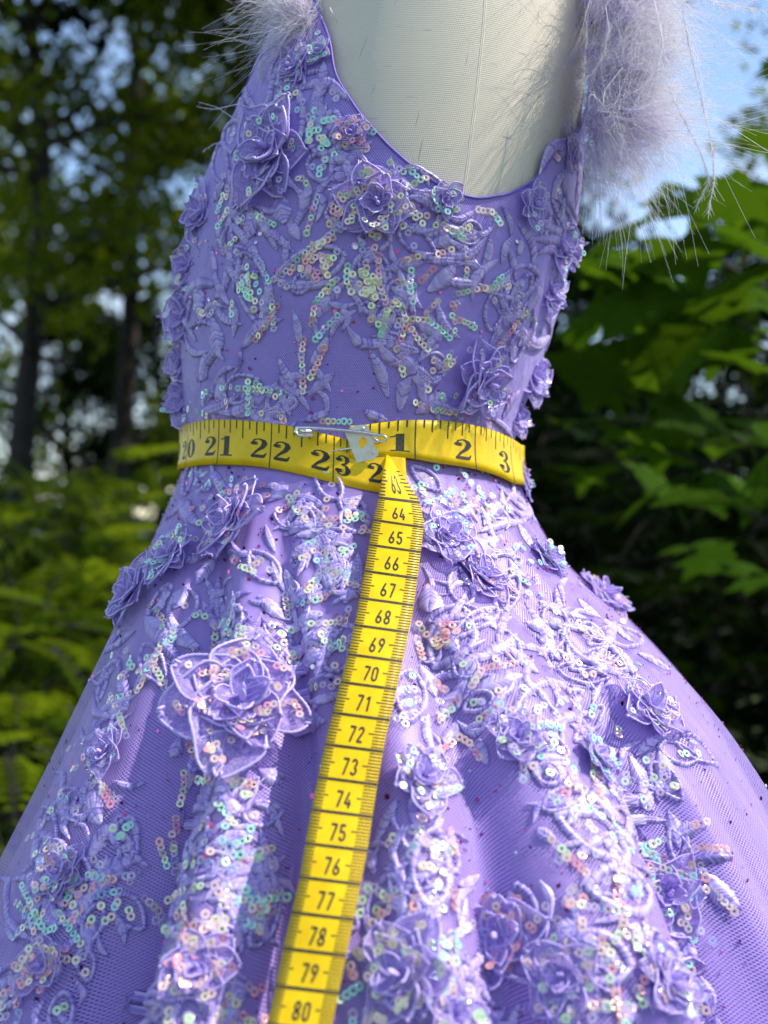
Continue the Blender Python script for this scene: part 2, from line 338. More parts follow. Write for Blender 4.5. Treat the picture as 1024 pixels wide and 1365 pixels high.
# ------------------------------------------------------------------ dress form
form = empty('dress_form', (float(np.interp(1.0, ST[:, 0], ST[:, 1])), 0, 0))
tag(form, 'off white linen covered dress form torso wearing the lavender dress', 'dress form')
FX = form.location.x
def local(V, o): return np.asarray(V, float) - np.array(o.location)
NT = 160; th = np.linspace(-np.pi, np.pi, NT + 1)
zs = np.concatenate([np.linspace(0.86, Z_TOP, 130)])
T, Z = np.meshgrid(th, zs)
def form_pt(T, Z):
    # below the waist the form is a plain hip, not the skirt
    zc = np.maximum(Z, Z_WAIST); P = body(T, zc, -0.0028, folds=False); P[..., 2] = Z
    g = 1 + 0.25 * np.clip((Z_WAIST - Z) / 0.13, 0, 1) ** 1.0 * 0.7
    cxm = np.interp(zc, ST[:, 0], ST[:, 1]); P[..., 0] = cxm + (P[..., 0] - cxm) * g; P[..., 1] *= g
    return P
V = form_pt(T, Z); uv = np.stack([T * 0.095 * (1 + 0 * Z), Z], -1).reshape(-1, 2)
torso = mk('torso', local(V.reshape(-1, 3), form), grid_faces(len(zs), NT + 1), M_linen, form, True, uv=uv)
ctr = V[-1].mean(0); cap = [tuple(v) for v in V[-1][:-1]] + [tuple(ctr + [0, 0, 0.008])]
mk('neck_cap', local(cap, form), [(i, (i + 1) % NT, NT) for i in range(NT)], M_steel, form)
ctr = V[0].mean(0); cap = [tuple(v) for v in V[0][:-1]] + [tuple(ctr)]
mk('base_board', local(cap, form), [((i + 1) % NT, i, NT) for i in range(NT)], M_steel, form)
# stitched seam down the front
sp = []
for x, y in [(652, -30), (648, 40), (640, 120), (630, 200), (622, 262), (616, 330)]:
    r = hit_with(BV, x, y)
    t_, z_ = thz(r[0]); sp.append((t_, z_))
sp = np.array(sp); zz = np.linspace(sp[0, 1], sp[-1, 1], 60); t_ = np.interp(zz, sp[::-1, 1], sp[::-1, 0])
for du in (-1, 1):
    P = body(t_ + du * 0.0045, zz, -0.0029, folds=False); Vt, Ft = tube(P - np.array([0, -0.0003, 0]), 0.00055, 5); mk('seam', local(Vt, form), Ft, M_linen, form, uv=np.zeros((len(Vt), 2)))
A = Acc(); A.add(*tube([(FX, 0, 0.86), (FX, 0, 0.03)], 0.014, 12)); A.build('stand_pole', M_steel, form).location = -form.location
for q in range(3):
    a = q * 2.094 + 0.5; Vt, Ft = tube([(0, 0, 0.16), (0.12 * math.cos(a), 0.12 * math.sin(a), 0.07), (0.24 * math.cos(a), 0.24 * math.sin(a), 0.012)], 0.011, 8); mk('foot', Vt, Ft, M_steel, form)

# ------------------------------------------------------------------ dress shell
dress = empty('dress', (FX, 0, Z_HEM)); tag(dress, 'lavender tulle dress with sequined floral applique and feather trimmed armholes', 'dress')
DL = np.array(dress.location)
def dl(V): return np.asarray(V, float) - DL
NECK = [(368, 10), (384, -6), (420, -4), (441, 52), (447, 98), (480, 150), (520, 195), (560, 230), (600, 255), (638, 264), (680, 257), (715, 238), (738, 204), (752, 184), (764, 180)]
nk = []
for x, y in NECK:
    r = hit(x, y); t1, z1 = thz(r[0]); nk.append((t1, z1))
nk.sort()
tl, th_r = nk[0][0], nk[-1][0]
zl = CAM.z + (CY - 215) / F * 0.5; zb = CAM.z + (CY - 120) / F * 0.55
tl2 = tl - 0.25
nk = [(-np.pi, zl)] + ([(tl2, zl + 0.02)] if tl2 > -np.pi else []) + nk + [(th_r + 0.1, nk[-1][1] + 0.006), (th_r + 0.35, zl + .05), (th_r + 0.9, zl), (1.0, zb), (2.2, zb), (2.8, zl), (np.pi, zl)]
nk = np.array(nk)
NT = 360; th = np.linspace(-np.pi, np.pi, NT + 1); zt = np.interp(th, nk[:, 0], nk[:, 1])
kx = np.ones(5) / 5; zt = np.convolve(np.concatenate([zt[-3:-1], zt, zt[1:3]]), kx, 'valid')
NM = 60; v = np.linspace(0, 1, NM); Zb = Z_WAIST - 0.01
Z = Zb + (zt[None] - Zb) * v[:, None]; T = np.broadcast_to(th, Z.shape)
V = body(T, Z, 0.0); uv = np.stack([(T + np.pi / 2) * 0.1, Z], -1).reshape(-1, 2)
bodice = mk('bodice', dl(V.reshape(-1, 3)), grid_faces(NM, NT + 1), M_bodice, dress, uv=uv)
Pn = body(th[:-1], zt[:-1] - 0.0005, 0.0002); Vt, Ft = tube(Pn, 0.0006, 6, closed=True); mk('neckline_binding', dl(Vt), Ft, M_bodice, dress, uv=np.zeros((len(Vt), 2)))
# skirt: satin lining and a tulle layer over it
NT = 560; th = np.linspace(-np.pi, np.pi, NT + 1)
def skirt(name, off_fn, mat, nm):
    zs = Z_WAIST + 0.003 - (Z_WAIST + 0.003 - Z_HEM) * np.linspace(0, 1, nm) ** 1.15
    T, Z = np.meshgrid(th, zs); V = body(T, Z, off_fn(T, Z))
    cx, a, b = sect(Z); uv = np.stack([(T + np.pi / 2) * 0.15, Z * 1.15], -1).reshape(-1, 2)
    return mk(name, dl(V.reshape(-1, 3)), grid_faces(nm, NT + 1)[:, ::-1], mat, dress, uv=uv)
fall = lambda Z: np.clip((Z_WAIST - Z) / 0.05, 0, 1)
def off_lining(T, Z):
    side = np.clip(np.cos(T - 0.15), 0, 1) ** 6       # the net stands off the lining at the right-hand side
    side2 = np.clip(-np.cos(T), 0, 1) ** 6
    d = np.clip((Z_WAIST - 0.045 - Z) / 0.10, 0, 1)
    return -0.0004 - 0.0022 * fall(Z) - (0.034 * side + 0.018 * side2) * d + 0.0012 * fall(Z) * np.sin(23 * T + 9 * Z)
lining = skirt('skirt_lining', off_lining, M_lining, 100)
tulle = skirt('tulle_overlay', lambda T, Z: 0.0, M_tulle, 120)
tulle2 = skirt('tulle_underlay', lambda T, Z: 0.5 * off_lining(T, Z) + 0.0005 * np.sin(44 * T + 30 * Z) * fall(Z), M_tulle, 90)

# ------------------------------------------------------------------ embroidery
NECK_T, NECK_Z = np.linspace(-np.pi, np.pi, len(zt)), zt
def above_neck(p, m=0.0):
    t_, z_ = thz(p); return z_ > np.interp(t_, NECK_T, NECK_Z) + m
def frame(b3, t3):
    mid = (b3 + t3) / 2; l, n = near(mid); A_ = t3 - b3; S_ = n.cross(A_).normalized(); return A_, S_, n
def mmpx(p): return (p.y - CAM.y) / F
STITCH = dict(V=[], F=[], mi=[], n=0)
def stitch_out(name, V, F_, mi, joined):
    if not joined: return mk(name, dl(V), F_, M_thread, dress, True, mi)
    S = STITCH; S['V'].append(dl(V)); S['F'].append(F_ + S['n']); S['mi'].append(mi); S['n'] += len(V)
def leaf(bx, by, tx, ty, w, bend=0.0, puff=0.0010, tone=None, name='embroidered_leaf', joined=False):
    b3, _ = hit(bx, by); t3, _ = hit(tx, ty)
    if b3 is None or t3 is None: return
    if above_neck(b3) or above_neck(t3, .002): return
    A_, S_, n = frame(b3, t3); L = A_.length
    if L < 0.002 or L > 0.08: return
    wm = w * mmpx(b3) * 0.5
    nt = max(9, int(L / 0.00056)); ns = 9; V = []; sl = random.uniform(.5, .95) * wm / L
    for i in range(nt * 2):
        t = (i + 0.5) / (nt * 2); ridge = (i % 2 == 0)
        prof = max(0.05, (math.sin(math.pi * t ** 0.85)) ** 0.8)
        j = (1.0 + random.uniform(-.10, .16)) if ridge else 0.90
        for s in np.linspace(-1, 1, ns):
            tt_ = t + (sl * abs(s) * prof - sl * .3) * min(1, 2.2 * (1 - t))
            q = b3 + A_ * tt_ + S_ * (s * wm * prof * j + bend * L * math.sin(math.pi * t))
            h = puff * (1 - abs(s) ** 2.2) * (0.4 + 0.6 * prof) + (0.00013 if ridge else -0.0001) + 0.0003 - (0.0004 if abs(s) < .05 else 0)
            V.append(conform(q, h))
    mi = np.repeat([random.choice([0, 1, 1, 2, 2]) for _ in range(nt + 1)], 2)[1:nt * 2]
    return stitch_out(name, V, grid_faces(nt * 2, ns)[:, ::-1], np.repeat(mi, ns - 1), joined)
def ring_leaf(bx, by, tx, ty, w, band=0.0020, fillseq=8, cols=None, name='embroidered_leaf_outline', joined=False):
    b3, _ = hit(bx, by); t3, _ = hit(tx, ty)
    if b3 is None or t3 is None: return
    if above_neck(b3) or above_neck(t3, .002): return
    A_, S_, n = frame(b3, t3); L = A_.length
    if L > 0.09: return
    wm = w * mmpx(b3) * 0.5; band = min(band, wm * 0.55)
    pts = []
    for i in range(400):
        a = i / 400 * 2 * math.pi; t = 0.5 - 0.5 * math.cos(a); s = math.copysign(max(0, math.sin(math.pi * t ** 0.8)) ** 0.75, math.sin(a))
        pts.append(b3 + A_ * t + S_ * s * wm)
    P = np.array([tuple(p) for p in pts]); seg = np.linalg.norm(np.roll(P, -1, 0) - P, axis=1); cum = np.concatenate([[0], np.cumsum(seg)]); tot = cum[-1]
    nt = max(20, int(tot / 0.0006)) * 2; Pc = np.concatenate([P, P[:1]])
    arr = np.stack([np.interp(np.arange(nt) / nt * tot, cum, Pc[:, c]) for c in range(3)], 1)
    cen = Vector(arr.mean(0)); V = []; ns = 5
    for i in range(nt):
        p = Vector(arr[i]); tg = Vector(arr[(i + 1) % nt] - arr[i - 1]).normalized(); out = tg.cross(n).normalized()
        if out.dot(p - cen) < 0: out = -out
        ridge = i % 2 == 0; j = 1 + random.uniform(-.15, .45) if ridge else 0.82
        for s in np.linspace(-1, 1, ns):
            q = p + out * (band * 0.5 * s * j) + tg * (0.0003 * s)
            V.append(conform(q, 0.0003 + 0.0009 * (1 - s * s) + (0.0002 if ridge else -0.00012)))
    f = grid_faces(nt, ns); wrap = np.array([((nt - 1) * ns + j, (nt - 1) * ns + j + 1, j + 1, j) for j in range(ns - 1)])
    mi = np.repeat([random.choice([0, 1, 2, 2]) for _ in range(nt // 2 + 1)], 2)[1:nt + 1]
    stitch_out(name, V, np.concatenate([f, wrap]), np.repeat(mi, ns - 1), joined)
    for k in range(fillseq):
        t = random.uniform(.2, .85); s = random.uniform(-.55, .55) * math.sin(math.pi * t)
        seq_at(b3 + A_ * t + S_ * s * wm, cols)
# sequins are collected first and built at the end: (matrix, colour, size in the picture)
SQ = []
PAL = {'g': ['mint', 'mint', 'lime', 'mint', 'white', 'mint', 'yellow'], 'y': ['yellow', 'lime', 'peach', 'yellow'], 'p': ['peach', 'peach', 'rose', 'coral', 'pink', 'yellow'], 'r': ['coral', 'pink', 'peach', 'coral'],
       'b': ['blue', 'white', 'mint', 'rose', 'white'], 'w': ['white', 'white', 'rose', 'peach', 'lime'], 'm': ['mint', 'peach', 'lime', 'rose', 'blue', 'peach', 'yellow', 'white', 'mint', 'coral']}
def seq_mat(p, n, tdir=None, tilt=0.0, jit=0.16):
    n = (n + Vector(rng.normal(0, jit, 3))).normalized()
    if tdir is not None: n = (n - tdir.normalized() * math.tan(tilt)).normalized()
    q = n.to_track_quat('Z', 'Y').to_matrix().to_4x4(); q.translation = p
    return q
def seq_at(p, cols=None, h=0.0011, snap=True, n=None, scale=1.0):
    if snap: l, n = near(p); p = l + n * (h + random.uniform(0, .0005))
    c = random.choice(PAL[cols or 'm']); SQ.append((seq_mat(p, n) @ Matrix.Rotation(random.random() * 6, 4, 'Z') @ Matrix.Scale(scale, 4), c, (p - CAM).length))
SP = 0.00195
def chain(pts, cols='m', h=0.0011):
    P = []
    for (xa, ya), (xb, yb) in zip(pts[:-1], pts[1:]):
        m_ = max(2, int(math.hypot(xb - xa, yb - ya)))
        for i in range(m_): P.append((xa + (xb - xa) * i / m_, ya + (yb - ya) * i / m_))
    P.append(pts[-1]); last = None; ci = random.randrange(9); pal = [c for g in cols for c in PAL[g]]
    for i, (x, y) in enumerate(P):
        q, n = hit(x, y)
        if q is None: continue
        if last is None or (q - last).length >= SP:
            td = (q - last) if last is not None else Vector((0, 0, 1)); last = q
            f = i / max(1, len(P) - 1); g = cols[min(len(cols) - 1, int(f * len(cols)))]
            l, n = near(q)
            if n.dot((CAM - l).normalized()) < .42: continue
            M_ = seq_mat(l + n * h, n, td, 0.22, 0.17)
            SQ.append((M_ @ Matrix.Scale(random.uniform(.84, 1.12), 4), random.choice(PAL[g]), (q - CAM).length))
def cluster(x, y, r, n_, cols='m', ry=None):
    for k in range(n_):
        a = random.random() * 6.283; d = math.sqrt(random.random()); q, n = hit(x + r * d * math.cos(a), y + (ry or r) * d * math.sin(a))
        if q is not None: seq_at(q, cols)

# ---- flowers
def petal_mesh(name, L, W, cup, point, seed, ruff=0.045):
    rr = random.Random(seed); nv, nu = 9, 9; V = []; ph = [rr.random() * 6 for _ in range(4)]; skew = rr.uniform(-.12, .12); nl = rr.choice([2, 3, 3]); twist = rr.uniform(-.12, .12)
    def wid(v, u): return W * (max(0.0, math.sin(math.pi * (0.06 + 0.94 * v) ** 0.8)) ** (0.85 if point else 0.5)) * (1 + 0.10 * math.sin(9 * v + ph[0] + (2 if u > 0 else 0))) if v < 1 else 0.0
    def pt(v, u):
        w = wid(v, u); z = cup * v * v * L + 0.12 * L * (u * u) * math.sin(math.pi * v) + ruff * L * v * (math.sin(5 * v + 3 * u + ph[1]) + .7 * math.sin(7 * u + ph[2] + 2 * v)) + twist * u * v * L * .4
        v2 = v * (1 + 0.05 * math.cos(nl * math.pi * u + ph[3]) * v) if not point else v * (1 + .07 * (1 - abs(u)) * v)
        return (u * w + skew * v * v * L, v2 * L, z)
    for i in range(nv):
        v = 0.985 * (1 - (1 - i / (nv - 1)) ** 1.7)
        for j in range(nu): V.append(pt(v, -1 + 2 * j / (nu - 1)))
    A = Acc(); A.add(V, grid_faces(nv, nu), 0)
    vs_ = .985 * (1 - (1 - np.linspace(.04, 1, 24)) ** 1.7); path = [pt(v, -1) for v in vs_] + [pt(.985, u) for u in np.linspace(-.75, .75, 7)] + [pt(v, 1) for v in vs_[::-1]]
    n = len(path); Vt, Ft = tube(path, np.where(np.arange(n) % 2 == 0, 0.027, 0.017), 5); A.add(Vt, Ft, 1)
    for u in ((-.5, 0, .5) if rr.random() < .6 else (0,)):       # stitched veins
        Vt, Ft = tube([pt(v, u * (1 - .3 * v)) for v in np.linspace(.1, rr.uniform(.55, .8), 7)], 0.012, 4); A.add(Vt + [0, 0, .006], Ft, 1)
    me_o = A.build(name, [M_organza, M_cord]); me = me_o.data; bpy.data.objects.remove(me_o)
    return me
PET = {'out': [petal_mesh('petal', 1.0, 0.43, 0.10, s % 3 == 0, s) for s in range(6)],
       'wide': [petal_mesh('petal', 1.0, 0.46, 0.06, s % 3 == 0, s + 40) for s in range(6)],
       'mid': [petal_mesh('petal', 0.70, 0.33, 0.20, s % 2 == 0, s + 10) for s in range(6)],
       'in': [petal_mesh('petal', 0.44, 0.21, 0.42, s % 2 == 1, s + 20) for s in range(6)]}
def bead_mesh():
    V, Fq = tube([(0, 0, z) for z in np.linspace(0, 1, 6)], [.2, .9, 1.0, 1.0, .8, .1], 8); o = mk('stamen', V, Fq, M_cord); me = o.data; bpy.data.objects.remove(o); return me
BEAD = bead_mesh()
def flower(x, y, r, lift=0.002, tilt=(0, 0), big=False, cols='m', nout=6, nrm=None, sq=4):
    p, n = hit(x, y)
    if p is None: return
    l, n = near(p); n = (n + Vector((tilt[0], 0, tilt[1]))).normalized()
    if nrm: n = Vector(nrm).normalized()
    rad = r * mmpx(l); f = empty('flower', (0, 0, 0), dress)
    Mf = n.to_track_quat('Z', 'Y').to_matrix().to_4x4() @ Matrix.Rotation(random.random() * 6, 4, 'Z'); Mf.translation = l + n * lift - Vector(DL); f.matrix_local = Mf
    W_ = Matrix.Translation(Vector(DL)) @ Mf
    for kind, cnt, z, tl_ in ((('wide' if big else 'out'), nout, 0.0, 6), ('mid', 6, 0.03, 10), ('mid2', 5, 0.06, 18), ('in', 4, 0.08, 26)):
        ph = random.random() * 6
        for k_ in range(cnt):
            a = ph + k_ * 2 * math.pi / cnt + random.uniform(-.18, .18); s = rad * random.uniform(.8, 1.12)
            Mx = Matrix.Translation((0, 0, z * rad)) @ Matrix.Rotation(a, 4, 'Z') @ Matrix.Rotation(R(random.uniform(-8, tl_)), 4, 'X') @ Matrix.Rotation(R(random.uniform(-9, 9)), 4, 'Y') @ Matrix.Diagonal((s * random.uniform(.8, 1.1), s, s * random.uniform(.7, 1.3), 1))
            if kind == 'mid2': Mx = Mx @ Matrix.Scale(.72, 4)
            link('petal', random.choice(PET['mid' if kind == 'mid2' else kind]), f, Mx)
            if kind in ('out', 'wide', 'mid'):
                for q in range(sq if kind == 'mid' else sq + 2):
                    v = random.uniform(.35, .85); u_ = random.uniform(-.6, .6) * (0.42 if kind != 'mid' else .34) * math.sin(math.pi * v ** .8)
                    hL = 1.0 if kind != 'mid' else 0.72; cup = .16 if kind == 'out' else (.10 if kind == 'wide' else .42)
                    pp = W_ @ Mx @ Vector((u_, v * hL, cup * v * v * hL + 0.06)); nn = (W_.to_3x3() @ Mx.to_3x3() @ Vector((0, -cup * 1.6 * v, 1))).normalized()
                    seq_at(pp, cols, snap=False, n=nn, scale=0.92)
    for k_ in range(3):
        link('stamen', BEAD, f, Matrix.Translation((random.uniform(-.07, .07) * rad, random.uniform(-.07, .07) * rad, 0.1 * rad)) @ Matrix.Diagonal((.05 * rad, .05 * rad, .3 * rad, 1)))
    return f

FLOWERS = [ # x, y, radius, options
 (470, 178, 26, dict(cols='r', sq=1)), (592, 268, 28, dict(cols='g', sq=1)), (395, 95, 34, dict(cols='g', sq=1)), (756, 208, 26, dict(cols='p', sq=1)), (430, 72, 22, dict(cols='g', sq=1)), (362, 205, 78, dict(big=True, cols='g', sq=2)), (500, 272, 56, dict(cols='y')), (268, 285, 50, dict(lift=-.001, nrm=(-.8, -.75, .15), sq=1)), (250, 352, 44, dict(lift=-.001, nrm=(-.8, -.75, .15), sq=1)), (244, 420, 50, dict(lift=-.001, nrm=(-.8, -.75, .15), cols='w', sq=1)), (240, 480, 40, dict(lift=-.001, nrm=(-.8, -.75, .15), sq=1)), (238, 530, 46, dict(lift=-.001, nrm=(-.8, -.75, .15), cols='g', sq=1)),
 (640, 508, 60, dict(cols='w', lift=.003, sq=2)), (748, 325, 50, dict(lift=-.001, nrm=(.8, -.75, .15), cols='g', sq=2)), (736, 385, 40, dict(lift=-.001, nrm=(.8, -.75, .15), cols='b', sq=1)), (712, 500, 44, dict(lift=-.001, nrm=(.8, -.7, .15), cols='w', sq=1)), (705, 272, 34, dict(cols='b', sq=1)), (690, 555, 36, dict(lift=-.001, nrm=(.8, -.75, .15), cols='w', sq=1)),
 (317, 698, 66, dict(cols='p', lift=.003)), (236, 742, 50, dict(cols='g', lift=.003)), (184, 792, 58, dict(lift=.003, cols='b', sq=1)),
 (322, 948, 96, dict(big=True, lift=.007, cols='p', nout=7, sq=8)), (594, 720, 56, dict(lift=.003, cols='b')), (640, 770, 56, dict(cols='p', big=True, nout=5, lift=.001)),
 (560, 1042, 60, dict(lift=.003, cols='w')), (862, 948, 62, dict(cols='m', lift=.002)), (802, 795, 50, dict(lift=.001, cols='p')), (728, 745, 40, dict(cols='g', lift=.001)),
 (540, 1300, 78, dict(big=True, cols='y', lift=.002, sq=5)), (664, 1250, 74, dict(big=True, cols='r', nout=5)), (884, 1190, 58, dict(lift=.003)), (885, 1310, 60, dict(cols='w')),
 (85, 1165, 46, dict(cols='m')), (600, 1352, 54, dict(cols='w')), (752, 1300, 60, dict(cols='w', big=True)), (262, 1290, 54, dict(cols='p')), (145, 1005, 38, dict(cols='b', sq=1)), (60, 1290, 42, dict(cols='p')), (700, 640, 34, dict(cols='g', sq=2)), (790, 1010, 40, dict(cols='g', sq=2)), (690, 985, 44, dict(cols='w', sq=2))]
for x, y, r, o in FLOWERS:
    o = dict(o); c = o.get('cols', 'm'); o['cols'] = c[0]; flower(x, y, r, **o)

# ---- leaves: base x, y, tip x, y, width
LEAVES = [
 (400, 527, 370, 474, 13), (400, 464, 391, 414, 12), (414, 489, 439, 446, 15), (412, 527, 447, 496, 15), (403, 561, 441, 546, 13), (388, 555, 370, 512, 13), (347, 550, 340, 512, 26),
 (459, 377, 413, 430, 22), (455, 372, 372, 384, 14), (285, 425, 292, 478, 30), (517, 530, 492, 466, 16), (518, 562, 484, 546, 15), (527, 417, 508, 460, 15), (521, 383, 563, 412, 19),
 (513, 360, 567, 350, 20), (570, 388, 608, 348, 25), (575, 327, 605, 313, 22), (610, 317, 641, 311, 20), (643, 360, 653, 312, 13), (668, 352, 682, 314, 13), (690, 342, 695, 316, 12),
 (546, 428, 590, 454, 19), (540, 462, 544, 502, 15), (652, 462, 690, 410, 19), (555, 550, 602, 528, 27), (532, 548, 548, 500, 20), (572, 472, 597, 490, 15), (565, 520, 590, 500, 16),
 (498, 330, 490, 352, 22), (400, 320, 384, 298, 18), (345, 285, 330, 320, 26), (372, 260, 380, 300, 30), (300, 240, 285, 270, 24), (330, 185, 322, 130, 26), (410, 190, 425, 110, 24), (440, 180, 470, 160, 18),
 (460, 200, 490, 182, 18), (430, 215, 470, 212, 16), (550, 255, 590, 270, 20), (575, 268, 605, 292, 18), (440, 240, 470, 232, 16), (420, 150, 432, 80, 22), (455, 310, 440, 290, 20), (545, 300, 570, 312, 16),
 (300, 340, 290, 300, 24), (318, 300, 312, 262, 22), (275, 470, 268, 510, 24), (300, 500, 292, 545, 24), (262, 380, 270, 430, 26), (735, 270, 750, 230, 20), (742, 300, 752, 262, 16), (720, 310, 735, 280, 20), (755, 215, 745, 190, 22),
 (700, 420, 722, 380, 24), (690, 460, 715, 430, 20), (670, 555, 692, 520, 22), (620, 560, 600, 545, 20), (735, 410, 748, 372, 18), (680, 395, 700, 372, 16),
 # skirt, left of the tape
 (380, 714, 443, 702, 18), (394, 745, 454, 712, 16), (415, 777, 456, 748, 20), (380, 760, 391, 802, 21), (345, 795, 380, 828, 21), (387, 802, 438, 795, 22), (380, 837, 431, 822, 22), (377, 872, 459, 838, 24),
 (380, 900, 438, 870, 28), (331, 837, 365, 866, 17), (194, 823, 234, 860, 27), (212, 866, 178, 924, 23), (362, 950, 421, 908, 18), (362, 953, 436, 962, 30), (265, 700, 240, 668, 20), (288, 745, 262, 780, 22),
 (360, 668, 385, 648, 24), (400, 690, 420, 668, 16), (440, 730, 470, 712, 18), (455, 690, 485, 660, 20), (300, 650, 285, 628, 18), (252, 780, 232, 812, 24), (222, 790, 205, 822, 18),
 (240, 985, 228, 1010, 20), (300, 1030, 292, 1062, 30), (345, 1025, 375, 1045, 24), (265, 880, 252, 908, 22), (290, 870, 310, 900, 18), (372, 860, 395, 880, 16), (460, 805, 475, 770, 18), (455, 790, 480, 742, 16),
 (122, 1050, 136, 1100, 32), (256, 1150, 246, 1078, 23), (256, 1134, 292, 1108, 20), (282, 1130, 330, 1112, 22), (275, 1171, 310, 1146, 26), (297, 1167, 358, 1140, 24), (290, 1182, 374, 1186, 28), (293, 1189, 352, 1240, 36),
 (260, 1308, 322, 1360, 50), (305, 1290, 322, 1340, 40), (126, 1167, 180, 1147, 26), (122, 1185, 170, 1160, 26), (119, 1145, 162, 1094, 24), (85, 1167, 54, 1110, 26), (60, 1190, 30, 1230, 26), (110, 1190, 98, 1240, 28), (60, 1230, 70, 1190, 22),
 (40, 1260, 20, 1300, 24), (78, 1240, 60, 1200, 20), (30, 1340, 18, 1300, 22), (110, 1260, 130, 1230, 20), (90, 1100, 78, 1060, 24), (140, 1000, 128, 960, 22), (170, 940, 160, 900, 24), (150, 960, 175, 930, 20),
 (300, 1060, 320, 1090, 24), (280, 1080, 262, 1052, 20), (232, 1250, 250, 1220, 22), (240, 1330, 258, 1290, 26),
 # skirt, right of the tape
 (570, 782, 571, 818, 33), (635, 880, 688, 845, 25), (639, 919, 697, 901, 30), (678, 863, 718, 899, 26), (622, 906, 586, 956, 25), (703, 984, 757, 1042, 46), (760, 967, 808, 1020, 25), (720, 803, 782, 826, 25),
 (850, 872, 894, 894, 22), (665, 717, 622, 737, 27), (678, 747, 705, 784, 21), (645, 700, 672, 672, 26), (610, 690, 640, 660, 24), (575, 680, 600, 650, 22), (690, 700, 712, 735, 22), (740, 790, 765, 755, 22), (770, 800, 800, 825, 22),
 (810, 830, 845, 858, 22), (700, 830, 742, 850, 26), (660, 840, 640, 812, 22), (745, 880, 725, 850, 24), (610, 870, 588, 842, 26), (560, 890, 580, 930, 26), (590, 990, 610, 960, 22), (600, 1060, 622, 1040, 18), (520, 940, 545, 915, 22),
 (700, 1000, 722, 960, 26), (740, 1060, 775, 1090, 26), (790, 1060, 830, 1100, 28), (840, 1010, 862, 1050, 26), (880, 1000, 892, 1040, 26), (845, 900, 830, 870, 22), (898, 1115, 932, 1100, 21), (925, 1145, 977, 1142, 23), (940, 1165, 988, 1212, 32),
 (905, 1130, 890, 1080, 22), (870, 1080, 852, 1040, 24), (830, 1140, 800, 1120, 20), (740, 1120, 715, 1105, 20), (780, 1230, 740, 1240, 26), (840, 1240, 870, 1280, 26), (905, 1240, 925, 1290, 26), (930, 1300, 950, 1350, 26), (610, 1180, 640, 1165, 18),
 (640, 1352, 626, 1318, 44), (690, 1300, 730, 1270, 34), (760, 1250, 800, 1262, 30), (540, 1180, 520, 1150, 26), (500, 1165, 488, 1130, 20), (560, 1110, 590, 1092, 22), (650, 1020, 640, 985, 18), (700, 1345, 735, 1330, 36), (820, 1340, 850, 1362, 34), (560, 1240, 590, 1215, 22)]
for q in LEAVES: leaf(*q, bend=random.uniform(-.10, .10))
RINGS = [ # outlined leaves filled with sequins: base, tip, width, how many sequins, colours
 (459, 340, 368, 372, 44, 16, 'p'), (487, 338, 495, 420, 44, 14, 'y'), (325, 338, 354, 438, 46, 16, 'g'), (716, 368, 653, 386, 40, 4, 'b'), (395, 190, 370, 92, 52, 12, 'g'), (425, 205, 448, 150, 50, 10, 'g'), (340, 200, 302, 172, 42, 5, 'w'),
 (415, 235, 440, 210, 40, 5, 'g'), (530, 275, 590, 300, 44, 9, 'y'), (470, 285, 435, 285, 40, 6, 'p'), (500, 305, 500, 335, 40, 4, 'm'), (317, 809, 304, 860, 36, 5, 'm'), (622, 826, 578, 888, 56, 8, 'p'), (549, 896, 544, 962, 46, 6, 'b'),
 (690, 962, 774, 922, 58, 12, 'w'), (752, 838, 834, 892, 60, 4, 'p'), (232, 1212, 318, 1256, 60, 9, 'y'), (574, 1208, 577, 1098, 60, 12, 'y'), (835, 1142, 744, 1088, 54, 8, 'w'), (862, 1122, 812, 1048, 42, 8, 'w'), (866, 1192, 784, 1184, 62, 12, 'b'),
 (840, 1290, 735, 1262, 62, 10, 'w'), (420, 745, 470, 735, 34, 5, 'y'), (455, 700, 490, 690, 40, 8, 'g'), (700, 1240, 690, 1180, 46, 6, 'r'), (590, 700, 625, 700, 40, 6, 'g'), (650, 760, 690, 800, 34, 6, 'p'), (160, 1130, 175, 1090, 34, 4, 'g'), (720, 1020, 700, 990, 40, 6, 'g')]
for a, b_, c, d, w_, n_, co in RINGS: ring_leaf(a, b_, c, d, w_, fillseq=n_, cols=co, band=0.0022 if w_ < 50 else 0.0031)
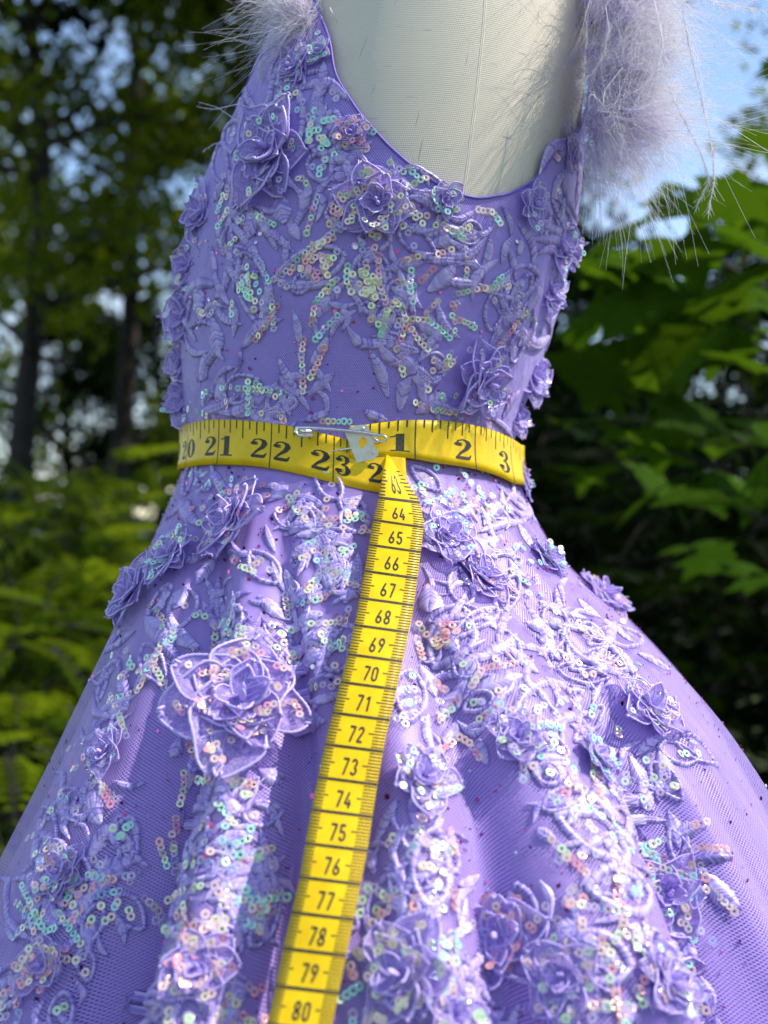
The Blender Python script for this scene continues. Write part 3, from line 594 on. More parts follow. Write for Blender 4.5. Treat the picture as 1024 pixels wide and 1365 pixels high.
CH = [
 ('bgyp', [(378, 367), (400, 345), (419, 327), (447, 317)]), ('pgy', [(416, 433), (422, 402), (447, 374)]), ('gy', [(464, 355), (462, 374), (470, 392)]), ('gy', [(508, 449), (517, 408)]), ('bg', [(347, 349), (361, 377)]), ('w', [(364, 396), (367, 442)]),
 ('pwbp', [(406, 452), (403, 474), (405, 499), (405, 524)]), ('rp', [(433, 464), (425, 483), (414, 505)]), ('g', [(334, 508), (333, 552)]), ('gp', [(344, 511), (356, 524)]), ('p', [(369, 546), (380, 561)]), ('yg', [(431, 562), (466, 562)]), ('gwp', [(297, 511), (302, 527), (306, 546)]),
 ('g', [(290, 405), (283, 420)]), ('g', [(312, 405), (311, 424)]), ('g', [(306, 282), (292, 304)]), ('bgy', [(507, 446), (514, 421), (524, 405), (533, 405)]), ('ypp', [(536, 411), (541, 430), (533, 455), (527, 467)]), ('rpy', [(544, 433), (558, 455), (571, 467)]), ('ygg', [(549, 425), (571, 428), (586, 439), (599, 452)]),
 ('pyg', [(605, 425), (621, 430), (633, 438)]), ('p', [(567, 417), (582, 402)]), ('p', [(561, 374), (580, 355)]), ('yg', [(530, 375), (555, 382)]), ('rp', [(536, 349), (567, 339)]), ('rpy', [(583, 339), (605, 331)]), ('pgp', [(594, 305), (605, 310), (624, 303)]), ('pyg', [(636, 280), (655, 283), (666, 299)]), ('g', [(649, 386), (669, 367)]),
 ('p', [(532, 478), (537, 500)]), ('p', [(567, 505), (570, 525)]), ('g', [(376, 92), (374, 112)]), ('p', [(440, 300), (455, 285)]), ('rp', [(448, 182), (470, 172)]), ('bp', [(462, 190), (490, 200)]), ('g', [(520, 218), (540, 232)]), ('g', [(544, 225), (560, 240)]), ('yg', [(590, 300), (612, 316)]), ('p', [(736, 205), (742, 212)]),
 ('g', [(330, 265), (345, 250)]), ('g', [(300, 262), (292, 285)]), ('y', [(305, 330), (318, 318)]), ('w', [(258, 340), (262, 360)]), ('gb', [(385, 180), (372, 192)]), ('p', [(432, 325), (410, 340)]), ('w', [(600, 470), (594, 480)]),
 ('pyp', [(190, 807), (208, 812), (222, 830)]), ('gg', [(232, 837), (232, 854), (215, 861)]), ('wgy', [(213, 868), (204, 890), (194, 897), (192, 911), (183, 927)]), ('b', [(176, 879), (171, 907)]), ('rw', [(289, 837), (285, 865)]), ('yp', [(320, 837), (320, 858), (310, 876)]), ('p', [(394, 665), (401, 652)]), ('r', [(372, 682), (396, 672)]),
 ('wp', [(422, 686), (426, 696), (447, 693)]), ('g', [(457, 742), (474, 728)]), ('yg', [(448, 768), (472, 760)]), ('w', [(415, 780), (440, 760)]), ('w', [(380, 795), (384, 825)]), ('yp', [(434, 833), (466, 829)]), ('gy', [(441, 867), (462, 853)]), ('rp', [(329, 876), (361, 871)]), ('w', [(415, 918), (436, 914)]), ('p', [(252, 995), (262, 1010)]),
 ('pg', [(256, 1037), (275, 1044)]), ('pyp', [(298, 1040), (318, 1042), (340, 1048)]), ('bgr', [(392, 808), (430, 800), (452, 786)]), ('wb', [(388, 842), (430, 832)]), ('pw', [(385, 880), (440, 858)]), ('b', [(398, 735), (425, 720)]), ('m', [(330, 760), (352, 748)]), ('g', [(262, 660), (285, 642)]), ('m', [(245, 652), (252, 640)]), ('b', [(298, 660), (290, 640)]),
 ('p', [(630, 915), (643, 893), (682, 887)]), ('r', [(583, 962), (613, 932)]), ('yp', [(613, 984), (628, 992), (643, 1014)]), ('wbb', [(669, 949), (712, 971), (746, 967)]), ('g', [(751, 941), (768, 958)]), ('ggy', [(772, 979), (798, 997), (815, 1010)]), ('y', [(789, 1022), (800, 1042)]), ('wb', [(695, 992), (699, 1044)]), ('wy', [(669, 838), (703, 868)]), ('g', [(730, 895), (745, 915)]),
 ('g', [(560, 648), (570, 675)]), ('gb', [(575, 672), (605, 655)]), ('p', [(540, 640), (548, 660)]), ('wy', [(682, 743), (703, 782)]), ('g', [(722, 740), (726, 760)]), ('m', [(755, 800), (805, 816)]), ('m', [(735, 770), (755, 790)]), ('g', [(760, 830), (775, 842)]), ('m', [(690, 700), (715, 722)]), ('p', [(556, 855), (562, 880)]), ('p', [(590, 838), (598, 860)]), ('m', [(640, 960), (668, 940)]),
 ('p', [(139, 1056), (149, 1074)]), ('b', [(58, 1112), (75, 1138)]), ('p', [(67, 1145), (67, 1160)]), ('p', [(64, 1174), (78, 1184)]), ('gb', [(24, 1204), (45, 1223), (50, 1260)]), ('g', [(33, 1238), (20, 1254)]), ('p', [(50, 1270), (36, 1274)]), ('b', [(33, 1280), (33, 1298)]), ('p', [(16, 1302), (25, 1340)]), ('p', [(8, 1325), (6, 1350)]), ('p', [(98, 1228), (116, 1200)]), ('g', [(82, 1219), (108, 1258)]), ('gp', [(119, 1167), (154, 1173)]),
 ('b', [(160, 1188), (128, 1194)]), ('g', [(93, 1148), (93, 1195)]), ('p', [(235, 1092), (236, 1112)]), ('pg', [(213, 1122), (219, 1143), (224, 1158)]), ('b', [(232, 1130), (234, 1168)]), ('yp', [(245, 1160), (266, 1138)]), ('r', [(263, 1126), (283, 1099)]), ('bg', [(297, 1134), (332, 1118)]), ('y', [(224, 1200), (249, 1189), (270, 1182)]), ('p', [(286, 1182), (298, 1202)]), ('b', [(300, 1178), (338, 1190)]), ('p', [(345, 1208), (367, 1216)]), ('g', [(318, 1226), (346, 1240)]),
 ('w', [(237, 1241), (248, 1276)]), ('pg', [(316, 1155), (355, 1140)]), ('g', [(286, 1064), (312, 1100)]), ('wp', [(314, 1042), (334, 1064)]), ('y', [(256, 1295), (268, 1290)]), ('g', [(230, 1318), (240, 1310)]), ('p', [(208, 1350), (214, 1340)]), ('y', [(228, 1350), (226, 1365)]), ('g', [(128, 1035), (134, 1022)]), ('g', [(88, 1075), (94, 1062)]), ('r', [(130, 1180), (148, 1170)]),
 ('p', [(685, 1284), (706, 1264)]), ('yy', [(692, 1262), (700, 1280)]), ('r', [(603, 1192), (602, 1218)]), ('w', [(575, 1195), (590, 1215)]), ('p', [(520, 1125), (526, 1118)]), ('bp', [(548, 1140), (562, 1105)]), ('p', [(555, 1200), (548, 1230)]), ('p', [(598, 1110), (608, 1150)]), ('r', [(588, 1000), (602, 990)]), ('p', [(560, 1092), (580, 1086)]),
 ('p', [(926, 1100), (942, 1096)]), ('bp', [(918, 1134), (940, 1128)]), ('r', [(944, 1131), (970, 1133)]), ('br', [(933, 1154), (943, 1178)]), ('y', [(952, 1190), (980, 1218)]), ('r', [(820, 1325), (830, 1364)]), ('g', [(786, 1080), (800, 1090)]), ('y', [(815, 1096), (826, 1112)]), ('y', [(792, 1018), (802, 1030)]), ('pw', [(800, 1255), (835, 1302)]), ('wp', [(788, 1034), (806, 1077)]), ('wg', [(825, 1115), (860, 1135)]), ('wb', [(755, 1205), (840, 1218)]), ('wr', [(735, 1120), (780, 1165)]),
 ('g', [(775, 1290), (785, 1300)]), ('y', [(845, 1255), (850, 1270)]), ('g', [(895, 1230), (902, 1245)]), ('w', [(848, 1320), (856, 1340)]), ('m', [(905, 1260), (925, 1300)]), ('m', [(870, 1140), (885, 1165)]), ('m', [(600, 1250), (630, 1230)]), ('m', [(560, 1290), (590, 1310)]), ('g', [(488, 1270), (492, 1285)]), ('yg', [(830, 870), (862, 880), (888, 892)]), ('p', [(852, 938), (866, 962)])]
for co, pts in CH: chain(pts, co)
KEEP = [(x, y, r) for x, y, r, o in FLOWERS] + [((a + c) / 2, (b_ + d) / 2, .30 * math.hypot(c - a, d - b_) + .22 * w_) for a, b_, c, d, w_, n_, co in RINGS if w_ >= 40]
# stitching that fills the lace between the larger leaves: outlines of the lace areas in the photograph
LACE = [[(555, 640), (690, 645), (740, 735), (860, 850), (905, 900), (905, 1020), (890, 1070), (780, 1060), (690, 1040), (680, 960), (640, 990), (570, 1000), (550, 900), (565, 800)],
        [(690, 1040), (780, 1060), (890, 1070), (930, 1180), (960, 1365), (690, 1365), (700, 1250), (760, 1200), (740, 1120), (700, 1090)], [(480, 1130), (560, 1080), (620, 1100), (640, 1220), (720, 1240), (780, 1365), (470, 1365)],
        [(245, 645), (390, 650), (490, 676), (480, 760), (445, 900), (430, 960), (340, 900), (290, 860), (250, 800)], [(170, 780), (240, 780), (245, 830), (215, 880), (175, 940), (150, 900)], [(240, 1040), (350, 1040), (370, 1180), (335, 1270), (320, 1365), (215, 1365), (225, 1200)],
        [(20, 1190), (60, 1090), (110, 1080), (170, 1090), (180, 1170), (140, 1240), (60, 1365), (0, 1365), (0, 1250)], [(110, 960), (160, 900), (180, 950), (150, 1060), (80, 1090)],
        [(258, 270), (288, 180), (322, 110), (358, 55), (436, 45), (448, 102), (482, 158), (530, 206), (572, 240), (608, 262), (640, 272), (650, 300), (600, 310), (560, 340), (420, 330), (370, 300), (350, 330), (365, 440), (320, 470), (330, 560), (250, 560), (248, 380)],
        [(560, 330), (600, 300), (645, 272), (684, 265), (718, 246), (742, 206), (756, 186), (778, 200), (765, 330), (745, 420), (715, 520), (700, 575), (570, 570), (560, 520), (620, 460), (680, 420), (690, 380), (620, 380)], [(370, 330), (560, 340), (610, 380), (600, 450), (540, 500), (500, 430), (440, 420), (380, 400)], [(370, 500), (450, 500), (450, 565), (330, 565)]]
def inside(p, poly):
    x, y = p; c = False
    for (x1, y1), (x2, y2) in zip(poly, poly[1:] + poly[:1]):
        if (y1 > y) != (y2 > y) and x < (x2 - x1) * (y - y1) / (y2 - y1) + x1: c = not c
    return c
rf = random.Random(11); done = []
for pi, poly in enumerate(LACE):
    xs_ = [q[0] for q in poly]; ys_ = [q[1] for q in poly]; gapd = (21 if pi < 2 else 18) if pi < 8 else 18.5
    for _ in range(int((max(xs_) - min(xs_)) * (max(ys_) - min(ys_)) / 40)):
        x, y = rf.uniform(min(xs_), max(xs_)), rf.uniform(min(ys_), max(ys_))
        if not inside((x, y), poly) or any((a - x) ** 2 + (b - y) ** 2 < (.75 * r_) ** 2 for a, b, r_ in KEEP) or any(abs(a - x) < gapd and abs(b - y) < gapd and (a - x) ** 2 + (b - y) ** 2 < gapd * gapd for a, b in done[-400:]): continue
        done.append((x, y)); g_ = 3.2 * math.sin(x * .013 + 1.3) + 2.6 * math.cos(y * .011) + rf.uniform(-.7, .7); L = rf.uniform(32, 72); k = rf.random()
        ex, ey = x + L * math.cos(g_), y + L * math.sin(g_)
        if k < .62: leaf(x, y, ex, ey, L * rf.uniform(.2, .3), bend=rf.uniform(-.3, .3), joined=True)
        elif k < .78: ring_leaf(x, y, ex, ey, rf.uniform(22, 40), band=0.0017, fillseq=2, cols='w', joined=True)
        elif k < .88: chain([(x, y), ((x + ex) / 2 + rf.uniform(-5, 5), (y + ey) / 2 + rf.uniform(-5, 5)), (ex, ey)], rf.choice(['w', 'b', 'p', 'm', 'g', 'yp', 'w']))
        else: cluster(x, y, 13, 3, rf.choice(['w', 'w', 'b', 'm', 'p']))
print('lace fill', len(done))
for x, y, r, n_, co in [(420, 356, 22, 14, 'p'), (337, 386, 20, 12, 'g'), (484, 378, 18, 12, 'y'), (376, 131, 24, 12, 'g'), (440, 185, 30, 14, 'g'), (595, 486, 10, 4, 'p'), (500, 262, 34, 16, 'p'), (405, 150, 40, 12, 'g'), (530, 285, 40, 10, 'y'),
    (640, 670, 60, 26, 'w'), (600, 640, 50, 14, 'g'), (420, 760, 40, 16, 'b'), (360, 880, 50, 12, 'w'), (720, 900, 90, 18, 'w'), (780, 850, 70, 14, 'p'), (740, 1000, 70, 12, 'b'), (690, 780, 50, 12, 'g'), (800, 1150, 80, 14, 'w'), (780, 1280, 90, 18, 'p'),
    (510, 1258, 38, 24, 'y'), (597, 1272, 24, 10, 'g'), (660, 1240, 28, 10, 'r'), (560, 940, 40, 14, 'b'), (590, 850, 24, 8, 'r'), (270, 1240, 40, 14, 'p'), (80, 1180, 50, 16, 'm'), (60, 1270, 40, 14, 'm'), (120, 1200, 40, 12, 'm'), (290, 1130, 50, 10, 'b'), (280, 560, 40, 12, 'g'), (640, 540, 40, 10, 'w'), (860, 1040, 40, 18, 'w'), (320, 1340, 40, 12, 'p'), (455, 690, 30, 8, 'p'), (285, 640, 30, 10, 'b')]:
    cluster(x, y, r, n_, co)

mk('lace_stitching', np.concatenate(STITCH['V']), np.concatenate(STITCH['F']), M_thread, dress, True, np.concatenate(STITCH['mi']))['kind'] = 'stuff'
# ---- sequins: the 300 that show largest are parts, the rest one part
def on_tape(p):
    d = p - CAM; x = CX + d.x / d.y * F; y = CY - d.z / d.y * F
    return 630 < y < 1380 and np.interp(y, TY, TL_) - 1 < x < np.interp(y, TY, TR_) + 1
TY, TL_, TR_ = (606, 700, 815, 980, 1121, 1262, 1366), (516, 498, 476, 438, 408, 378, 358), (519, 566, 549, 515, 490, 463, 443)
def sequin_shape():
    n = 14; V = []
    for r_, z in ((0.00052, 0.0), (0.00100, 0.00016), (0.00150, 0.00004)):
        for i in range(n): a = i * 2 * math.pi / n; V.append((r_ * math.cos(a), r_ * math.sin(a), z))
    return np.array(V), grid_faces(3, n, True)[:, ::-1]
SV, SF = sequin_shape(); SQ = [q for q in SQ if not above_neck(q[0].translation, .0005) and not on_tape(q[0].translation)]
def visible(M_):
    p = M_.translation; d = (p - CAM); x = CX + d.x / d.y * F; y = CY - d.z / d.y * F
    return 5 < x < 1019 and 5 < y < 1360 and (M_.to_3x3() @ Vector((0, 0, 1))).dot(-d.normalized())
order = sorted(range(len(SQ)), key=lambda i: -(float(visible(SQ[i][0])) / SQ[i][2] ** 2 if visible(SQ[i][0]) else 0))
first = set(order[:280]); seq_me = {}
V_, F_, mi_ = [], [], []
for i, (M_, c, d) in enumerate(SQ):
    ci = SEQN.index(c)
    if i in first:
        if ci not in seq_me:
            o = mk('sequin', SV, SF, M_seq[ci], dress); seq_me[ci] = o.data; o.matrix_local = Matrix.Translation(-Vector(DL)) @ M_
        else: link('sequin', seq_me[ci], dress, Matrix.Translation(-Vector(DL)) @ M_)
    else:
        m3 = np.array(M_); V_.append(SV @ m3[:3, :3].T + m3[:3, 3] - DL); F_.append(SF + len(SV) * (len(V_) - 1)); mi_ += [ci] * len(SF)
rest = mk('sequins', np.concatenate(V_), np.concatenate(F_), M_seq, dress, mi=mi_); rest['kind'] = 'stuff'
print('sequins', len(SQ))
# glitter flecks on the net
V_, F_, mi_ = [], [], []; hexa = np.array([(math.cos(a), math.sin(a), 0) for a in np.arange(6) * math.pi / 3])
for k in range(4200):
    t_ = random.uniform(-math.pi, 0.15); z_ = random.uniform(0.78, 1.10)
    if z_ > Z_WAIST and random.random() < .55: continue
    q = Vector(body(t_, z_, 0.0005)); n = Vector(body_n(t_, z_)); Mq = np.array(seq_mat(q, n, jit=.3)); r_ = random.choice([.00025, .0003, .0004, .0005, .0007, .00095])
    V_.append((hexa * r_) @ Mq[:3, :3].T + Mq[:3, 3] - DL); F_.append(tuple(range(6 * (len(V_) - 1), 6 * len(V_)))); mi_.append(random.choice([0, 0, 1, 1, 2]))
mk('glitter', np.concatenate(V_), F_, M_glit, dress, mi=mi_)['kind'] = 'stuff'

# ------------------------------------------------------------------ feather trims
def feather_trim(core, n_short, n_long, out_dir, spread_, l0, l1, grav=0.35, thick=0.008):
    core = np.array([tuple(at_depth(*c)) for c in core]); root = empty('feather_trim', core[0] - DL, dress); o0 = core[0]
    s = np.linspace(0, 1, 40); kn = np.linspace(0, 1, len(core)); cp = np.stack([np.interp(s, kn, core[:, i]) for i in range(3)], 1)
    Vt, Ft = tube(cp, thick * (0.42 + 0.10 * np.sin(s * 17)), 12); mk('boa_core', Vt - o0, Ft, M_feather, root, uv=np.zeros((len(Vt), 2)))
    def strands(n, a, b, rad, nseg, curl, per):
        m_ = max(1, n // per); tf = rng.integers(0, m_, n)      # tufts: strands that share root, direction and curl
        ti = rng.integers(0, 40, m_); tb = cp[ti] + rng.normal(0, thick * 0.5, (m_, 3)); td = rng.normal(0, spread_, (m_, 3)) + np.array(out_dir) + (tb - cp[ti]) / thick * 0.5; tc_ = rng.normal(0, curl, (m_, 3)); tL = rng.uniform(.75, 1.15, m_)
        base = tb[tf] + rng.normal(0, thick * 0.13, (n, 3)); d = td[tf] / np.linalg.norm(td[tf], axis=1)[:, None] + rng.normal(0, .24, (n, 3)); d /= np.linalg.norm(d, axis=1)[:, None]
        sg = np.sign(out_dir[0]); d[:, 0] = np.where(d[:, 0] * sg < -.1, -.5 * d[:, 0], d[:, 0])
        L = rng.uniform(a, b, n) * tL[tf]; t = np.linspace(0, 1, nseg); cv = tc_[tf] + rng.normal(0, curl * .5, (n, 3)); cv[:, 2] -= grav; cv[:, 0] = np.where(cv[:, 0] * sg < -.2, cv[:, 0] * .3, cv[:, 0])
        cv2 = rng.normal(0, 1, (n, 3)); ph_ = rng.random((n, 1)) * 6
        P = base[:, None] + L[:, None, None] * (d[:, None] * t[None, :, None] + cv[:, None] * (t ** 2)[None, :, None] * 0.6 + cv2[:, None] * (np.sin(t[None] * 6 + ph_) - np.sin(ph_))[:, :, None] * 0.05)
        return P, (rad * (1.0 - 0.7 * t))[None] * rng.uniform(.6, 1.3, (n, 1))
    P, rr = strands(n_short, l0 * .35, l0, 0.00008, 8, 0.55, 28); V, Fq, uv = tubes(P, rr); mk('feather_down', V - o0, Fq, M_feather, root, uv=uv)['kind'] = 'stuff'
    P, rr = strands(n_long, l0, l1, 0.00013, 12, 0.85, 7); V, Fq, uv = tubes(P, rr); mk('feather_barbs', V - o0, Fq, M_feather, root, uv=uv)['kind'] = 'stuff'
    return root, o0
def plume(root, o0, pts, barb, nb):
    K = np.array([tuple(at_depth(*c)) for c in pts]); s = np.linspace(0, 1, 48); kn = np.linspace(0, 1, len(K)); P = np.stack([np.interp(s, kn, K[:, i]) for i in range(3)], 1)
    for _ in range(3): P[1:-1] = (P[:-2] + 2 * P[1:-1] + P[2:]) / 4
    Vt, Ft = tube(P, 0.00022 * (1.1 - 0.7 * s), 5); a = [(Vt, Ft)]
    i = rng.integers(4, 47, nb); T_ = P[np.minimum(i + 1, 47)] - P[i - 1]; T_ /= np.linalg.norm(T_, axis=1)[:, None]
    d = rng.normal(0, .6, (nb, 3)) + T_ * 1.1; d /= np.linalg.norm(d, axis=1)[:, None]; t = np.linspace(0, 1, 5)
    Q = P[i][:, None] + (barb * rng.uniform(.4, 1.1, nb))[:, None, None] * (d[:, None] * t[None, :, None] + np.array([0, 0, -.35])[None, None] * (t ** 2)[None, :, None])
    V2, F2, uv2 = tubes(Q, np.broadcast_to(0.00007 * (1 - .6 * t), (nb, 5)))
    V = np.concatenate([Vt, V2]); uv = np.concatenate([np.full((len(Vt), 2), .7), uv2 * .3 + .7]); mk('plume', V - o0, np.concatenate([Ft, F2 + len(Vt)]), M_feather, root, uv=uv)
rt, o0 = feather_trim([(812, -110, .505), (820, -60, .495), (825, 0, .485), (827, 70, .475), (823, 130, .47), (808, 180, .475)], 11000, 700, (0.50, -0.28, -0.02), 0.75, 0.031, 0.037, thick=0.0165)
tag(rt, 'fluffy lilac feather trim bright in the sun at the right armhole')
for pts, bl, nb in [([(905, -20, .44), (918, 60, .44), (935, 130, .44), (950, 200, .44), (953, 240, .44), (944, 285, .44)], .0035, 320), ([(880, 30, .44), (892, 120, .44), (912, 160, .44), (935, 205, .44), (946, 240, .44), (928, 278, .44)], .003, 260),
    ([(870, -10, .43), (884, 50, .43), (880, 80, .43), (862, 110, .43), (845, 140, .43)], .003, 70), ([(808, 10, .45), (812, 40, .45), (804, 75, .45), (790, 98, .45), (776, 108, .45)], .004, 150), ([(900, -30, .45), (950, 0, .45), (990, 10, .45), (1030, 18, .45)], .005, 120),
    ([(920, -20, .44), (940, -5, .44), (965, 10, .44), (1010, 0, .44)], .005, 60), ([(915, 40, .44), (930, 80, .44), (940, 130, .44), (944, 145, .44)], .002, 40), ([(830, 90, .44), (806, 120, .44), (804, 140, .44), (790, 125, .44), (785, 130, .44)], .002, 30)]: plume(rt, o0, pts, bl, nb)
lf, o1 = feather_trim([(465, -150, .50), (445, -70, .485), (424, -20, .472), (408, 16, .465), (412, 36, .462)], 5600, 380, (-0.5, -0.3, -0.05), 0.65, 0.021, 0.029, thick=0.0085)
tag(lf, 'lilac feather trim at the left shoulder strap')
for pts, bl, nb in [([(350, 110, .47), (346, 95, .47), (352, 80, .47), (372, 66, .47), (390, 50, .47)][::-1], .004, 160), ([(350, 150, .48), (320, 138, .48), (285, 146, .48), (262, 142, .48)], .0015, 40), ([(345, 170, .49), (315, 160, .49), (290, 143, .49), (265, 136, .49)], .0015, 40), ([(300, 190, .5), (285, 192, .5), (270, 202, .5)], .0015, 30),
    ([(440, 10, .45), (455, 40, .45), (420, 60, .45)], .002, 40), ([(430, -10, .45), (415, 20, .45), (402, 48, .45)], .003, 60)]: plume(lf, o1, pts, bl, nb)

# ------------------------------------------------------------------ tape measure
tape = empty('tape_measure', tuple(Vector((FX, 0, Z_WAIST)))); tag(tape, 'yellow measuring tape pinned round the waist with one end hanging down the skirt', 'tape measure')
TLo = np.array(tape.location)
def tl_(V): return np.asarray(V, float) - TLo
def arc(cx, cy, rx, ry, a0, a1, n=12): return [(cx + rx * math.cos(R(a)), cy + ry * math.sin(R(a))) for a in np.linspace(a0, a1, n)]
DIN = {'0': [arc(.25, .74, .17, .19, 180, 0) + arc(.25, .26, .17, .19, 0, -180) + [(.08, .74)]], '1': [[(.10, .76), (.29, .92), (.29, 0)]],
       '2': [arc(.25, .74, .17, .19, 175, -35) + [(.08, .08), (.08, .07), (.45, .07)]], '3': [arc(.25, .73, .165, .20, 165, -80), arc(.25, .27, .18, .20, 85, -165)],
       '4': [[(.28, .95), (.05, .27), (.48, .27)], [(.34, .52), (.34, 0)]], '5': [[(.42, .93), (.11, .93), (.10, .52)] + arc(.25, .32, .175, .25, 120, -165)],
       '6': [[(.34, .95), (.11, .42)], arc(.25, .27, .175, .20, 0, 360, 20)], '7': [[(.05, .93), (.44, .93), (.2, 0)]], '8': [arc(.25, .73, .155, .20, 0, 360, 20), arc(.25, .27, .18, .20, 0, 360, 20)],
       '9': [[(.16, .05), (.39, .58)], arc(.25, .73, .175, .20, 0, 360, 20)]}
def vw(pts): return pts
ell = lambda cx, cy, rx, ry, wt, wn, n=26: [(cx + rx * math.cos(a), cy + ry * math.sin(a), wn + wt * abs(math.cos(a)) ** 1.5) for a in np.linspace(0, 2 * math.pi, n)]
CLA = {'0': [ell(.25, .5, .17, .45, .13, .05)], '1': [[(.26, .0, .19), (.26, 1.0, .19)], [(.04, .03, .07), (.48, .03, .07)], [(.24, .95, .10), (.14, .86, .07), (.03, .82, .05)]],
       '2': [ell(.13, .73, .045, .045, .08, .08, 12), [(.08, .76, .06), (.12, .90, .06), (.26, .965, .06), (.40, .89, .13), (.435, .74, .17), (.37, .55, .14), (.20, .32, .09), (.06, .06, .06)], [(.05, .08, .14), (.25, .085, .17), (.40, .09, .16), (.47, .2, .05), (.49, .28, .04)]],
       '3': [ell(.12, .76, .04, .04, .08, .08, 12), [(.08, .80, .06), (.14, .92, .06), (.25, .965, .06), (.37, .89, .13), (.40, .76, .16), (.34, .6, .09), (.2, .54, .05)], [(.2, .54, .05), (.36, .48, .10), (.435, .28, .18), (.37, .09, .12), (.24, .02, .06), (.12, .07, .06), (.07, .18, .06)], ell(.12, .23, .045, .045, .09, .09, 12)],
       '4': [[(.34, 0, .15), (.34, 1, .15)], [(.32, .97, .06), (.04, .3, .06)], [(.03, .28, .08), (.5, .28, .08)], [(.2, .03, .06), (.48, .03, .06)]],
       '9': [ell(.24, .7, .16, .26, .12, .05), [(.415, .72, .15), (.40, .4, .15), (.32, .12, .10), (.2, .03, .06), (.1, .1, .07)], ell(.12, .16, .04, .04, .08, .08, 12)]}
def stroke(pts, wdef):
    """flat band along pts (x, y[, w]) -> 2-D verts, quads"""
    p = []
    for a, b in zip(pts[:-1], pts[1:]):
        m_ = max(1, int(math.hypot(b[0] - a[0], b[1] - a[1]) / 0.06))
        for i in range(m_): f = i / m_; p.append(tuple(a[k] + (b[k] - a[k]) * f for k in range(len(a))))
    p.append(pts[-1]); p = np.array(p); w = p[:, 2] if p.shape[1] > 2 else np.full(len(p), wdef); q = p[:, :2]; T_ = np.gradient(q, axis=0); T_ /= np.linalg.norm(T_, axis=1)[:, None] + 1e-9
    N_ = np.stack([-T_[:, 1], T_[:, 0]], 1); V = np.concatenate([q + N_ * w[:, None] / 2, q - N_ * w[:, None] / 2]); n = len(q)
    return V, [(i, i + 1, n + i + 1, n + i) for i in range(n - 1)]
def glyphs(txt, font, wdef, gap=0.06):
    V, Fq, x = [], [], 0.0; n = 0
    for ch in txt:
        for st in font[ch]:
            v, f = stroke(st, wdef); v = v + [x, 0]; V.append(v); Fq += [tuple(a + n for a in q) for q in f]; n += len(v)
        x += 0.5 + gap
    return np.concatenate(V), Fq, x - gap
def strip_mesh(name, P, nu, nv, thick, parent):
    """closed thin strip: P(u,v,h) -> point; returns object"""
    U, W = np.meshgrid(np.linspace(0, 1, nu), np.linspace(0, 1, nv), indexing='ij')
    top = np.array([[P(a, b, 0.0) for b in W[0]] for a in U[:, 0]]); bot = np.array([[P(a, b, -thick) for b in W[0]] for a in U[:, 0]])
    V = np.concatenate([top.reshape(-1, 3), bot.reshape(-1, 3)]); f = grid_faces(nu, nv); n = nu * nv; e = []
    for i in range(nu - 1):
        e.append((i * nv, (i + 1) * nv, n + (i + 1) * nv, n + i * nv)); e.append(((i + 1) * nv + nv - 1, i * nv + nv - 1, n + i * nv + nv - 1, n + (i + 1) * nv + nv - 1))
    for j in range(nv - 1):
        e.append((j + 1, j, n + j, n + j + 1)); k_ = (nu - 1) * nv + j; e.append((k_, k_ + 1, n + k_ + 1, n + k_))
    return mk(name, tl_(V), np.concatenate([f, f[:, ::-1] + n, np.array(e)]), M_tape, parent)
PR = 0.00009
# --- waist band: heights and inch marks as functions of the angle round the body
def tz(pts):
    out = []
    for x, y in pts:
        r = hit(x, y)
        if r[0] is not None: out.append(thz(r[0]))
    out.sort(); return np.array(out)
Ltop = tz([(250, 570), (270, 562), (300, 559), (345, 562), (392, 568), (430, 578), (470, 588), (520, 603)]); Lbot = tz([(250, 625), (270, 620), (300, 619), (345, 621), (392, 629), (430, 640), (470, 650), (520, 661)])
Rtop = tz([(472, 572), (492, 566), (520, 562), (545, 560), (600, 563), (640, 572), (665, 583), (682, 595)]); Rbot = tz([(474, 612), (500, 610), (518, 607), (545, 612), (575, 618), (620, 624), (660, 636), (682, 648)])
Lin = tz([(259, 592), (299, 592), (366, 597), (446, 612), (512, 632)])   # 20 .. 24
Rin = tz([(547, 588), (622, 594), (668, 610), (686, 620)])               # 1 .. 4
kL = lambda k_: np.interp(k_, [18, 19, 20, 21, 22, 23, 24, 25], [Lin[0, 0] - .62, Lin[0, 0] - .26, *Lin[:, 0], Lin[-1, 0] + .3])
kR = lambda k_: np.interp(k_, [0, 1, 2, 3, 4, 5], [Rin[0, 0] - (Rin[1, 0] - Rin[0, 0]), *Rin[:, 0], Rin[-1, 0] + .3])
def band(top, bot, off):
    def P(th_, v, h):
        a = np.interp(th_, top[:, 0], top[:, 1]); b = np.interp(th_, bot[:, 0], bot[:, 1]); z = a + (b - a) * v
        zm = (a + b) / 2; q = body(th_, zm + (z - zm) * 0.25, off + h, folds=False); w2 = body(th_, z, off + h, folds=False)
        q = q * 0.5 + w2 * 0.5; q[2] = z; return q
    return P
PL = band(Ltop, Lbot, 0.0030); PRt = band(Rtop, Rbot, 0.0047)
